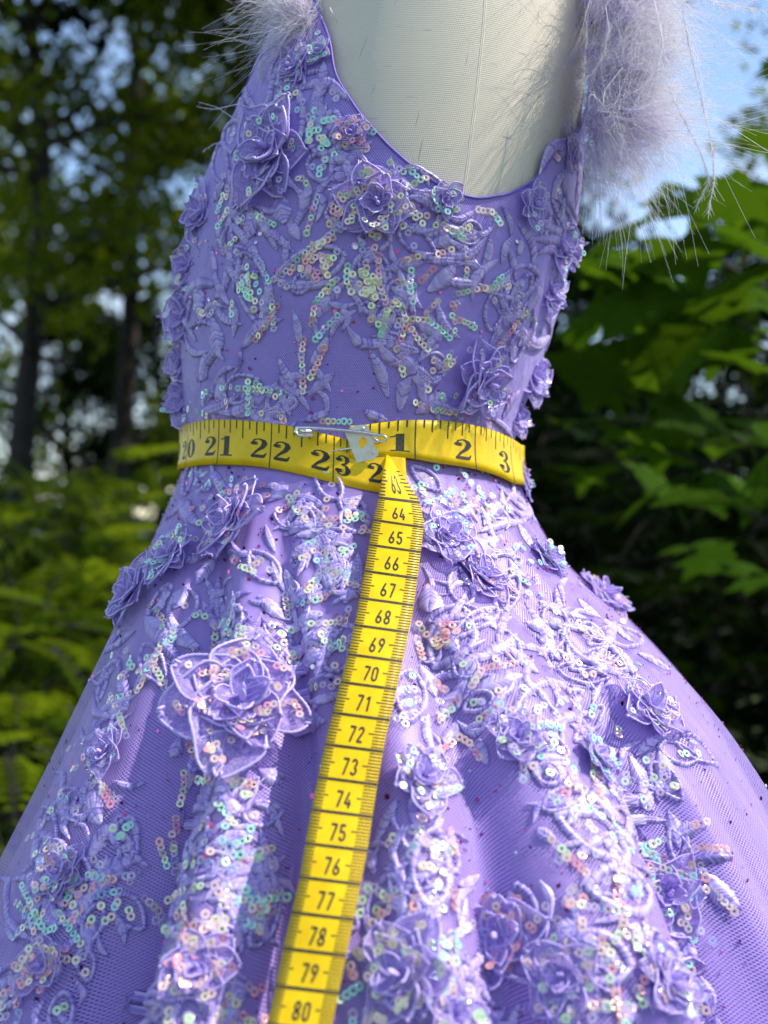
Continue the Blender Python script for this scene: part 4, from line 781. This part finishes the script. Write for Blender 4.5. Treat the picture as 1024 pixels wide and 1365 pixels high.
# the band goes on round the back: from 4 in on the right to 19 in on the left
tLs, tLe = kL(18.3), Lin[-1, 0] + 0.10; tRs = float(Rtop[0, 0]) - 0.02; tRe = math.pi * 2 + tLs + 0.02
zRm = (Rtop[-1, 1] + Rbot[-1, 1]) / 2; zLm = (Ltop[0, 1] + Lbot[0, 1]) / 2
def sm(a): return np.convolve(np.concatenate([[a[0]] * 2, a, [a[-1]] * 2]), np.array([1, 2, 3, 2, 1]) / 9, 'valid')
def resamp(c):
    t_ = np.linspace(c[0, 0], c[-1, 0], 60); z_ = np.interp(t_, c[:, 0], c[:, 1])
    for _ in range(10): z_ = sm(z_)
    return np.stack([t_, z_], 1)
Ltop, Lbot, Rtop, Rbot = map(resamp, (Ltop, Lbot, Rtop, Rbot)); PL = band(Ltop, Lbot, 0.0030); PRt = band(Rtop, Rbot, 0.0047)
ob_l = strip_mesh('tape_band', lambda u, v, h: PL(tLs + (tLe - tLs) * u, v, h), 110, 6, 0.0006, tape)
def PRw(th_, v, h):
    q = PRt(min(th_, Rtop[-1, 0] + .0), v, h) if th_ <= Rtop[-1, 0] else None
    if q is not None: return q
    f = min(1, (th_ - Rtop[-1, 0]) / (tRe - Rtop[-1, 0])); a = Rtop[-1, 1] * (1 - f) + Ltop[0, 1] * f; b = Rbot[-1, 1] * (1 - f) + Lbot[0, 1] * f
    z = a + (b - a) * v; tw = (th_ + math.pi) % (2 * math.pi) - math.pi; q = body(tw, (a + b) / 2, 0.0047 * (1 - f) + 0.003 * f + h, folds=False); q[2] = z; return q
ob_r = strip_mesh('tape_band', lambda u, v, h: PRw(tRs + (tRe - tRs) * u, v, h), 220, 6, 0.0006, tape)
def print_marks(name, parent, rects, P):
    """rects in (u0,u1,v0,v1) of a mapping P(u,v,h)"""
    A = Acc()
    for u0, u1, v0, v1, n in rects:
        vs_ = np.linspace(v0, v1, n + 1); V = [P(u0, v, PR) for v in vs_] + [P(u1, v, PR) for v in vs_]
        A.add(tl_(V), [(i, i + 1, n + 2 + i, n + 1 + i) for i in range(n)])
    o = A.build(name, M_print, parent); o['kind'] = 'stuff'; return o
def num(parent, txt, font, wdef, u_c, v_top, v_bot, aspect, P, flip=False):
    """numeral centred at u_c; P maps (k, v)"""
    V, Fq, w = glyphs(txt, font, wdef); h = v_bot - v_top
    pts = [P(u_c + (x - w / 2) * aspect, v_bot - y * h, PR) for x, y in V]
    return mk('numeral', tl_(pts), Fq, M_print, parent)
for side, kf, P, ks, ob in (('l', kL, PL, (18.5, 24.2), ob_l), ('r', kR, PRw, (0.25, 4.6), ob_r)):
    rc = []
    k_ = ks[0]
    for e in range(int(ks[0] * 8), int(ks[1] * 8) + 1):
        kk = e / 8; ln = 1.0 if e % 8 == 0 else (.40 if e % 4 == 0 else (.29 if e % 2 == 0 else .19)); wd = 0.022 if e % 8 else 0.018
        if side == 'l' and kk > 23.75: continue
        rc.append((kf(kk - wd / 2), kf(kk + wd / 2), 0.0, ln, 6 if ln == 1 else 2))
    print_marks('tick_marks', ob, rc, P)
PLk = lambda k_, v, h: PL(float(kL(k_)), v, h); PRk = lambda k_, v, h: PRw(float(kR(k_)), v, h)
for k_ in (19, 20, 21, 22, 23, 24):
    s = str(k_); num(ob_l, s[0], CLA, .1, k_ - .21, .36, .80, .58, PLk)
    if k_ != 24: num(ob_l, s[1], CLA, .1, k_ + .18, .36, .80, .58, PLk)
for k_, dx in ((1, -.22), (2, -.24), (3, -.26), (4, -.25)): num(ob_r, str(k_), CLA, .1, k_ + dx, .36, .84, .62, PRk)
# --- hanging end
HL = [(516, 606), (511, 635), (504, 676), (497, 704), (488, 752), (476, 815), (462, 880), (449, 935), (438, 980), (423, 1050), (408, 1121), (398, 1177), (378, 1262), (366, 1330), (358, 1366), (350, 1400)]
HR = [(519, 606), (536, 630), (560, 664), (566, 692), (560, 735), (549, 812), (537, 872), (526, 930), (515, 980), (502, 1050), (490, 1121), (479, 1177), (463, 1262), (450, 1330), (443, 1366), (436, 1400)]
CM = [(62, 618), (63, 667), (64, 698), (65, 731), (66, 766), (67, 802), (68, 838), (69, 877), (70, 914), (71, 955), (72, 997), (73, 1041), (74, 1084), (75, 1129), (76, 1174), (77, 1221), (78, 1269), (79, 1319), (80, 1370), (81, 1424)]
ys = np.linspace(606, 1400, 60); mids = []
for y in ys:
    xl = np.interp(y, [p[1] for p in HL], [p[0] for p in HL]); xr = np.interp(y, [p[1] for p in HR], [p[0] for p in HR])
    ds = []
    for f in (0, .25, .5, .75, 1):
        q, n = hit(xl + (xr - xl) * f, y); ds.append(q.y - CAM.y)
    mids.append(min(ds))
cf = np.polyfit(ys, mids, 3); dep = np.polyval(cf, ys) ; dep = dep - max(0, (dep - mids).max()) - 0.0035
def PH(y, v, h):
    yy = float(np.clip(y, 606, 1400)); xl = np.interp(yy, [p[1] for p in HL], [p[0] for p in HL]); xr = np.interp(yy, [p[1] for p in HR], [p[0] for p in HR])
    d = np.interp(yy, ys, dep); slope = 10.0; wob = 0.0007 * math.sin(yy * .021) * min(1, (yy - 606) / 200); xl += 1.2 * math.sin(yy * .017); xr += 1.2 * math.sin(yy * .017 + .5); x = xl + (xr - xl) * v; y2 = yy + slope * (v - 0.5) * min(1, (yy - 606) / 90); dd = np.interp(y2, ys, dep)
    return np.array(at_depth(x, y2, dd - 0.0012 * (4 * v * (1 - v)) * 0.6 - wob * (2 * v - 1) - 0.007 * (1 - v) * max(0, 1 - (yy - 606) / 110) * min(1, (yy - 606) / 25))) + np.array([0, -0.8, 0.6]) * h
ob_h = strip_mesh('hanging_end', lambda u, v, h: PH(606 + 794 * u, v, h), 120, 7, 0.0006, tape)
cy_ = lambda k_: float(np.interp(k_, [c[0] for c in CM], [c[1] for c in CM])); PHk = lambda k_, v, h: PH(cy_(k_), v, h)
A = Acc()
for e in range(622, 806):
    k_ = e / 10; wd = 0.045 if (e % 10 == 0 and e > 625) else 0.019
    segs = [(0, 1.0)] if (e % 10 == 0 and e > 625) else ([(0, .23), (.70, 1)] if e % 5 == 0 else [(0, .165), (.785, 1)])
    for v0, v1 in segs:
        vs_ = np.linspace(v0, v1, 7); V = [PHk(k_ - wd, v, PR) for v in vs_] + [PHk(k_ + wd, v, PR) for v in vs_]; A.add(tl_(V), [(i, i + 1, 8 + i, 7 + i) for i in range(6)])
A.build('tick_marks', M_print, ob_h)['kind'] = 'stuff'
for k_ in range(63, 81):
    V, Fq, w = glyphs(str(k_), DIN, .145, gap=.14)
    pts = [PHk(k_ - .17 - y * 0.52, .49 + (x - w / 2) * 0.235, PR) for x, y in V]; mk('numeral', tl_(pts), Fq, M_print, ob_h)
# --- metal tip riveted on the start of the tape
def crop(x, y): return 380 + x / 5.12, 540 + y / 5.12
out2 = [(408, 183), (440, 160), (480, 140), (520, 134), (545, 133), (566, 142), (578, 158), (576, 185), (596, 208), (610, 235), (611, 258), (604, 280), (626, 296), (640, 322), (634, 346), (612, 364), (585, 374), (540, 384), (490, 395), (470, 345), (448, 290), (428, 235)]
q0, n0 = hit(482, 592); dpl = q0.y - CAM.y - 0.0062
oc = np.array([530, 255.0]); Po, Pi = [], []
for x, y in out2:
    a = math.atan2(y - oc[1], x - oc[0]); r_ = 1 / math.sqrt((math.cos(a - .25) / 27) ** 2 + (math.sin(a - .25) / 37) ** 2); Po.append((x, y)); Pi.append((oc[0] + r_ * math.cos(a), oc[1] + r_ * math.sin(a)))
lay = []
for z_ in (0, 0.0007):
    for L_ in (Po, Pi): lay.append([at_depth(*crop(x, y), dpl + z_ - (x - 530) * 0.000004) for x, y in L_])
n = len(Po); V = [v for L_ in lay for v in L_]; Fp = []
for i in range(n):
    j = (i + 1) % n; Fp += [(i, n + i, n + j, j), (2 * n + i, 2 * n + j, 3 * n + j, 3 * n + i), (i, j, 2 * n + j, 2 * n + i), (n + i, 3 * n + i, 3 * n + j, n + j)]
tip = mk('metal_tip', tl_([tuple(v) for v in V]), Fp, M_plate, tape, smooth=False)
for x, y in ((531, 161), (600, 325)):
    c = np.array(at_depth(*crop(x, y), dpl)); Vr = []; ns = 12
    for r_, z_ in ((.0009, 0), (.0008, -.00035), (.0004, -.0005), (.0001, -.00042)): Vr += [tuple(c + [r_ * math.cos(a), z_, r_ * math.sin(a)]) for a in np.arange(ns) * 2 * math.pi / ns]
    mk('rivet', tl_(Vr), grid_faces(4, ns, True), M_plate, tip)
# ------------------------------------------------------------------ safety pin
dpin = dpl - 0.0016
pin = empty('safety_pin', tuple(at_depth(455, 580, dpin))); tag(pin, 'nickel safety pin fastening the yellow tape at the waist', 'safety pin'); PN = np.array(pin.location)
def wire(name, pts, rad, ns=8):
    K = np.array([tuple(at_depth(*crop(x, y), d)) for x, y, d in pts]); s = np.linspace(0, 1, 12 * len(K)); kn = np.linspace(0, 1, len(K)); P = np.stack([np.interp(s, kn, K[:, i]) for i in range(3)], 1)
    for _ in range(6): P[1:-1] = (P[:-2] + 2 * P[1:-1] + P[2:]) / 4
    V, Fq = tube(P, rad if np.isscalar(rad) else np.interp(s, np.linspace(0, 1, len(rad)), rad), ns); return mk(name, V - PN, Fq, M_wire, pin)
wire('front_arm', [(640, 205, dpin), (560, 190, dpin), (420, 173, dpin), (300, 162, dpin), (180, 155, dpin), (80, 152, dpin)], 0.00062)
wire('back_arm', [(640, 255, dpin + .001), (600, 262, dpin + .0035), (520, 282, dpin + .004), (440, 296, dpin + .002), (370, 306, dpin + .0012), (300, 318, dpin + .0014)], [.0005, .0005, .0005, .00048, .0004, .0001])
# coil: three turns seen from the side
K = []
for i in range(70):
    a = i / 69 * 2 * math.pi * 2.6 + 1.2; x = 655 + 36 * math.cos(a); y = 228 + 22 * math.sin(a); K.append((x, y, dpin + 0.0011 * (i / 69) ))
P = np.array([tuple(at_depth(*crop(x, y), d)) for x, y, d in K]); Vt, Ft = tube(P, 0.00052, 8); mk('coil', Vt - PN, Ft, M_wire, pin)
# head: a bent sheath of sheet metal
def sheath(rows, name):
    V = []; ns = 12
    for x, y, ry, rz in rows:
        c = np.array(at_depth(*crop(x, y), dpin)); k_ = dpin / F / 5.12
        for a in np.arange(ns) * 2 * math.pi / ns: V.append(tuple(c + [0, -rz * math.sin(a), ry * k_ * math.cos(a)]))
    mk(name, np.array(V) - PN, grid_faces(len(rows), ns, True), M_wire, pin)
sheath([(68, 160, 8, .0004), (74, 160, 17, .0009), (95, 158, 18, .0011), (140, 156, 16, .0011), (200, 158, 14, .0010), (226, 160, 12, .0009)], 'clasp')
wire('clasp_hook', [(80, 160, dpin - .0004), (72, 185, dpin - .0006), (90, 205, dpin - .0006), (130, 208, dpin - .0005), (190, 206, dpin - .0003)], 0.00075)
wire('clasp_tongue', [(110, 175, dpin - .0004), (140, 182, dpin - .0009), (178, 180, dpin - .0004)], [.0011, .0014, .0008])

# ------------------------------------------------------------------ ground and vegetation
gv = [(-250, -250, 0), (250, -250, 0), (250, 250, 0), (-250, 250, 0)]; g = mk('ground', gv, [(0, 1, 2, 3)], M_lawn); g['kind'] = 'structure'
def leaf_cloud(n, centers, size, elong=1.5, droop=0.3):
    """n folded leaves scattered round centers (m,4: x y z r) -> verts, tris"""
    c = centers[rng.integers(0, len(centers), n)]; d = rng.normal(size=(n, 3)); d /= np.linalg.norm(d, axis=1)[:, None]
    P = c[:, :3] + d * (rng.random(n) ** 0.5 * c[:, 3])[:, None]
    a = rng.normal(size=(n, 3)); a[:, 2] -= droop; a /= np.linalg.norm(a, axis=1)[:, None]; nn = rng.normal(size=(n, 3)); nn[:, 2] += 0.8; b = np.cross(a, nn); b /= np.linalg.norm(b, axis=1)[:, None]; nn = np.cross(b, a)
    s = size * rng.uniform(.6, 1.25, n)[:, None]
    V = np.stack([P, P + a * s * .45 + b * s / elong * .5 + nn * s * .08, P + a * s, P + a * s * .45 - b * s / elong * .5 + nn * s * .08], 1).reshape(-1, 3)
    k_ = np.arange(n)[:, None] * 4; Fq = np.concatenate([k_ + [0, 1, 2], k_ + [0, 2, 3]], 1).reshape(-1, 3); return V, Fq
def make_tree(seed, h, crown_z0, rad, nleaf, leafsize, mat, lean=0.0, nb=26, trunk_r=0.09):
    r_ = np.random.default_rng(seed); A = Acc(); tops = []
    path = np.array([(lean * z + 0.06 * math.sin(z * 1.7 + seed), 0.05 * math.cos(z * 1.3 + seed), z) for z in np.linspace(0, h, 14)]); A.add(*tube(path, np.linspace(trunk_r, .015, 14), 8))
    for i in range(nb):
        z = r_.uniform(crown_z0, h * .97); b = np.array([np.interp(z, path[:, 2], path[:, 0]), np.interp(z, path[:, 2], path[:, 1]), z]); f = (z - crown_z0) / (h - crown_z0); ln = rad * (1.05 - .65 * f) * r_.uniform(.55, 1.1); a = r_.random() * 6.283
        e = b + np.array([math.cos(a) * ln, math.sin(a) * ln, ln * r_.uniform(.0, .5)]); m_ = (b + e) / 2 + [0, 0, .12 * ln]
        A.add(*tube([b, m_, e], [.03 * trunk_r / .09, .02, .006], 5))
        for q in (m_, e, (m_ + e) / 2): tops.append((*q, r_.uniform(.13, .27) * rad))
    V, Fq = leaf_cloud(nleaf, np.array(tops), leafsize)
    return A, V, Fq
def tree_proto(name, *a, mat, **k):
    A, V, Fq = make_tree(*a, mat=mat, **k); o = empty(name); A.build('trunk', M_bark, o); mk('crown', V, Fq, mat, o, smooth=False); return o
def copy_tree(o):
    c = o.copy(); COL.objects.link(c)
    for ch in list(o.children): d = ch.copy(); COL.objects.link(d); d.parent = c
    return c
def place(o, px, d, z=0.0, s=1.0, rz=0.0, label=None, cat='tree', group=None):
    p = at_depth(px, CY, d); o.location = (p.x, p.y, z); o.scale = (s, s, s); o.rotation_euler = (0, 0, rz); tag(o, label, cat, group); return o
T1 = tree_proto('broadleaf_tree', 3, 5.6, 1.5, 1.9, 5800, .085, mat=M_leaf_tree)
T2 = tree_proto('broadleaf_tree', 5, 6.4, 1.0, 1.7, 5600, .080, mat=M_leaf_tree, lean=.06)
T3 = tree_proto('shaded_tree', 8, 5.0, 0.4, 1.8, 17000, .085, mat=M_leaf_shade)
T4 = tree_proto('added_shade_tree', 12, 6.8, 3.3, 2.3, 12000, .11, mat=M_leaf_shade, nb=40)  # added tree: crown above the view keeps skylight off the undergrowth
TG = 'trees behind the dress'
place(T1, 40, 6.2, label='leafy tree with slender leaning trunk at the far left edge', group=TG)
place(T2, 300, 7.0, label='tall leafy tree behind the left shoulder strap and feathers', group=TG)
place(T3, 760, 5.6, s=.56, label='dense dark tree behind the right side of the dress', group=TG)
place(copy_tree(T1), -260, 7.5, s=1.15, rz=2, label='leafy tree mostly beyond the left edge of the picture', group=TG)
place(copy_tree(T2), 150, 9.0, s=1.2, rz=1, label='slender far tree between the two left trunks', group=TG)
place(copy_tree(T1), 560, 9.5, s=1.2, rz=4, label='far leafy tree hidden behind the dress form', group=TG)
place(copy_tree(T3), 1050, 6.4, s=0.52, rz=2.2, label='low dark tree under the open sky at the right edge', group=TG)
place(copy_tree(T3), 600, 4.6, s=0.62, rz=1.0, label='dark tree directly behind the waist of the dress', group=TG)
for px, d, s_, rz, lb in [(-60, 12.0, 1.0, .4, 'far tree seen between the leaning trunk and the left edge'), (90, 13.0, .95, 1.4, 'far tree low between the trunks at left'), (210, 12.5, 1.0, 2.6, 'far tree just left of the bodice'), (330, 14.0, 1.05, 3.3, 'far tree behind the bodice left side'), (880, 11.0, .62, 4.4, 'far low dark tree under the sky right of the feathers'), (700, 8.0, .62, 1.9, 'dark tree in the gap between bodice and lobed leaves'), (960, 8.5, .62, 3.0, 'dark tree seen through the lobed leaves at right')]:
    place(copy_tree(T3 if px > 500 or px in (90, 210) else T2), px, d, s=s_, rz=rz, label=lb, group=TG)
place(copy_tree(T1), 1330, 6.5, rz=.8, label='leafy tree reaching into the sky at the upper right corner', group=TG)
place(T4, 690, 4.4, label='added tall tree, unseen crown shading the undergrowth, trunk behind the waist of the dress', group=TG)
place(copy_tree(T4), 1300, 3.6, rz=2, label='added tall tree beyond the right edge, unseen crown shading the undergrowth', group=TG)
place(copy_tree(T4), 640, 6.5, s=1.1, rz=4, label='added tall tree, high crown shading the undergrowth, trunk hidden behind the bodice', group=TG)
# shrubs with feathery fronds
def frond_shrub(seed, n, size, rad, hgt, mat):
    r_ = np.random.default_rng(seed); Vs, Fs, m_ = [], [], 0; A = Acc(); A.add(*tube([(0, 0, 0), (.02, .01, hgt * .5), (0, .03, hgt * .8)], [.03, .02, .008], 6))
    for i in range(n):
        a = r_.random() * 6.283; rr = rad * math.sqrt(r_.random()); z = hgt * (.12 + .88 * r_.random() ** .7) * (1.05 - .4 * (rr / rad) ** 2); b = np.array([rr * math.cos(a), rr * math.sin(a), z])
        d = np.array([math.cos(a) + r_.normal(0, .5), math.sin(a) + r_.normal(0, .5), r_.normal(.15, .35)]); d /= np.linalg.norm(d); L = size * r_.uniform(.6, 1.2); sd = np.cross(d, [0, 0, 1]); sd /= np.linalg.norm(sd) + 1e-9; up = np.cross(sd, d)
        for k_ in range(1, 9):
            t = k_ / 9; c = b + d * L * t + np.array([0, 0, -.35 * L * t * t])
            for s in (-1, 1):
                w = L * .38 * math.sin(math.pi * (.15 + .8 * t)); e = c + sd * s * w + d * w * .55 - np.array([0, 0, .12 * w]); p1 = c + d * L * .05 + sd * s * w * .5 + up * .01; p2 = c - d * L * .035 + sd * s * w * .5
                Vs += [c, p1, e, p2]; Fs.append((m_, m_ + 1, m_ + 2, m_ + 3)); m_ += 4
        A.add(*tube([b - d * .15 * L, b + d * L * .5 + [0, 0, -.09 * L], b + d * L + [0, 0, -.35 * L]], [.003, .002, .001], 3))
    o = empty('frond_shrub'); A.build('stems', M_bark, o)['kind'] = 'stuff'; mk('fronds', np.array(Vs), np.array(Fs), mat, o, smooth=False); return o
S1 = frond_shrub(2, 420, .20, .62, 1.05, M_leaf_frond); S2 = frond_shrub(4, 420, .18, .6, .95, M_leaf_frond); S3 = frond_shrub(6, 460, .2, .7, 1.1, M_leaf_shade)
SG = 'feathery shrubs low behind the dress'
place(S1, 90, 2.6, label='sunlit feathery shrub at left of the skirt, its top below the tree trunks', cat='shrub', group=SG)
place(S2, 10, 1.9, z=-.15, s=.95, label='nearest feathery shrub at the lower left edge', cat='shrub', group=SG)
place(copy_tree(S1), 250, 3.2, s=1.1, rz=2, label='feathery shrub directly behind the left side of the waist', cat='shrub', group=SG)
place(copy_tree(S2), -150, 2.8, s=1.2, rz=1, label='feathery shrub mostly beyond the left edge', cat='shrub', group=SG)
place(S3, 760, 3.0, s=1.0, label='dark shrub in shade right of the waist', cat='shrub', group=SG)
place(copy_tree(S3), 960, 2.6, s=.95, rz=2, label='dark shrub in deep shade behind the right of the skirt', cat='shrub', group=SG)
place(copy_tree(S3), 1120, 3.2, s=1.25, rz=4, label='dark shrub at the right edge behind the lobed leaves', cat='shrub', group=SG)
place(copy_tree(S3), 560, 3.6, s=1.2, rz=3, label='dark shrub hidden behind the skirt', cat='shrub', group=SG)
# lobed leaves close behind on the right: each leaf a part
def lobed_leaf():
    out = []; lob = [(-150, .35), (-128, .62), (-104, .42), (-82, .80), (-60, .55), (-38, .62), (-20, .60), (0, 1.0), (20, .60), (38, .62), (60, .55), (82, .80), (104, .42), (128, .62), (150, .35), (180, .16)]
    V = [(0, 0, 0)]
    for a, r_ in lob: x, y = r_ * math.sin(R(a)), r_ * math.cos(R(a)); V.append((x, y + .15, -0.25 * (x * x + y * y) + .10 * abs(x)))
    Fq = [(0, i, i + 1) for i in range(1, len(lob))] + [(0, len(lob), 1)]
    Vt, Ft = tube([(0, .0, 0), (0, -.4, -.04), (.03, -.8, -.2)], [.012, .011, .010], 4); A = Acc(); A.add(V, Fq); A.add(Vt, Ft); o = A.build('leaf', M_leaf_maple); me = o.data; bpy.data.objects.remove(o); return me
LOB = lobed_leaf()
sap = empty('lobed_leaf_sapling', tuple(Vector((0.75, 0.78, 0)))); tag(sap, 'green sapling with large lobed leaves close behind the right of the dress', 'sapling'); so = Vector(sap.location)
Vt, Ft = tube([(0, 0, 0), (-.02, .02, .5), (.02, 0, 1.0), (-.01, .01, 1.35)], [.016, .014, .010, .005], 7); mk('trunk', Vt, Ft, M_bark, sap)
LF = [(800, 335, 1.25, .06), (905, 320, 1.2, .075), (960, 300, 1.1, .09), (860, 425, 1.25, .085), (930, 400, 1.2, .085), (1000, 380, 1.15, .08), (790, 420, 1.4, .05), (820, 520, 1.3, .08), (900, 500, 1.25, .085), (980, 480, 1.2, .09), (780, 560, 1.4, .06), (850, 580, 1.3, .075), (940, 570, 1.25, .085), (1010, 560, 1.2, .08),
      (1000, 250, 1.15, .06), (1015, 190, 1.3, .035), (990, 180, 1.5, .035), (1018, 90, 1.5, .04), (870, 370, 1.35, .06), (970, 440, 1.4, .07), (800, 640, 1.4, .06), (880, 650, 1.35, .06), (960, 660, 1.3, .06), (1010, 640, 1.3, .07), (890, 280, 1.5, .05), (1020, 300, 1.3, .07), (930, 740, 1.5, .06), (1000, 760, 1.4, .05), (830, 470, 1.5, .06), (1000, 330, 1.5, .06)]
rl = random.Random(5)
for (x, y, d, s) in LF:
    for q in range(2):
        p = at_depth(x + (rl.uniform(-30, 30) if q else 0), y + (rl.uniform(-30, 30) if q else 0), d + (.12 if q else 0))
        M_ = Matrix.Translation(p - so) @ Matrix.Rotation(rl.uniform(0, 6.28), 4, 'Z') @ Matrix.Rotation(R(rl.uniform(-35, 55)), 4, 'X') @ Matrix.Rotation(R(rl.uniform(-30, 30)), 4, 'Y') @ Matrix.Scale(s * rl.uniform(1.0, 1.35), 4)
        link('leaf', LOB, sap, M_)
for k_ in range(9):
    x, y, d, s = LF[(k_ * 3 + 1) % len(LF)]; e = at_depth(x, y, d + .03) - so; b = Vector((0, 0, max(.3, e.z - .25)))
    Vt, Ft = tube([tuple(b), tuple((b + e) / 2 + Vector((0, 0, .03))), tuple(e)], [.006, .004, .002], 5); mk('branch', Vt, Ft, M_bark, sap)
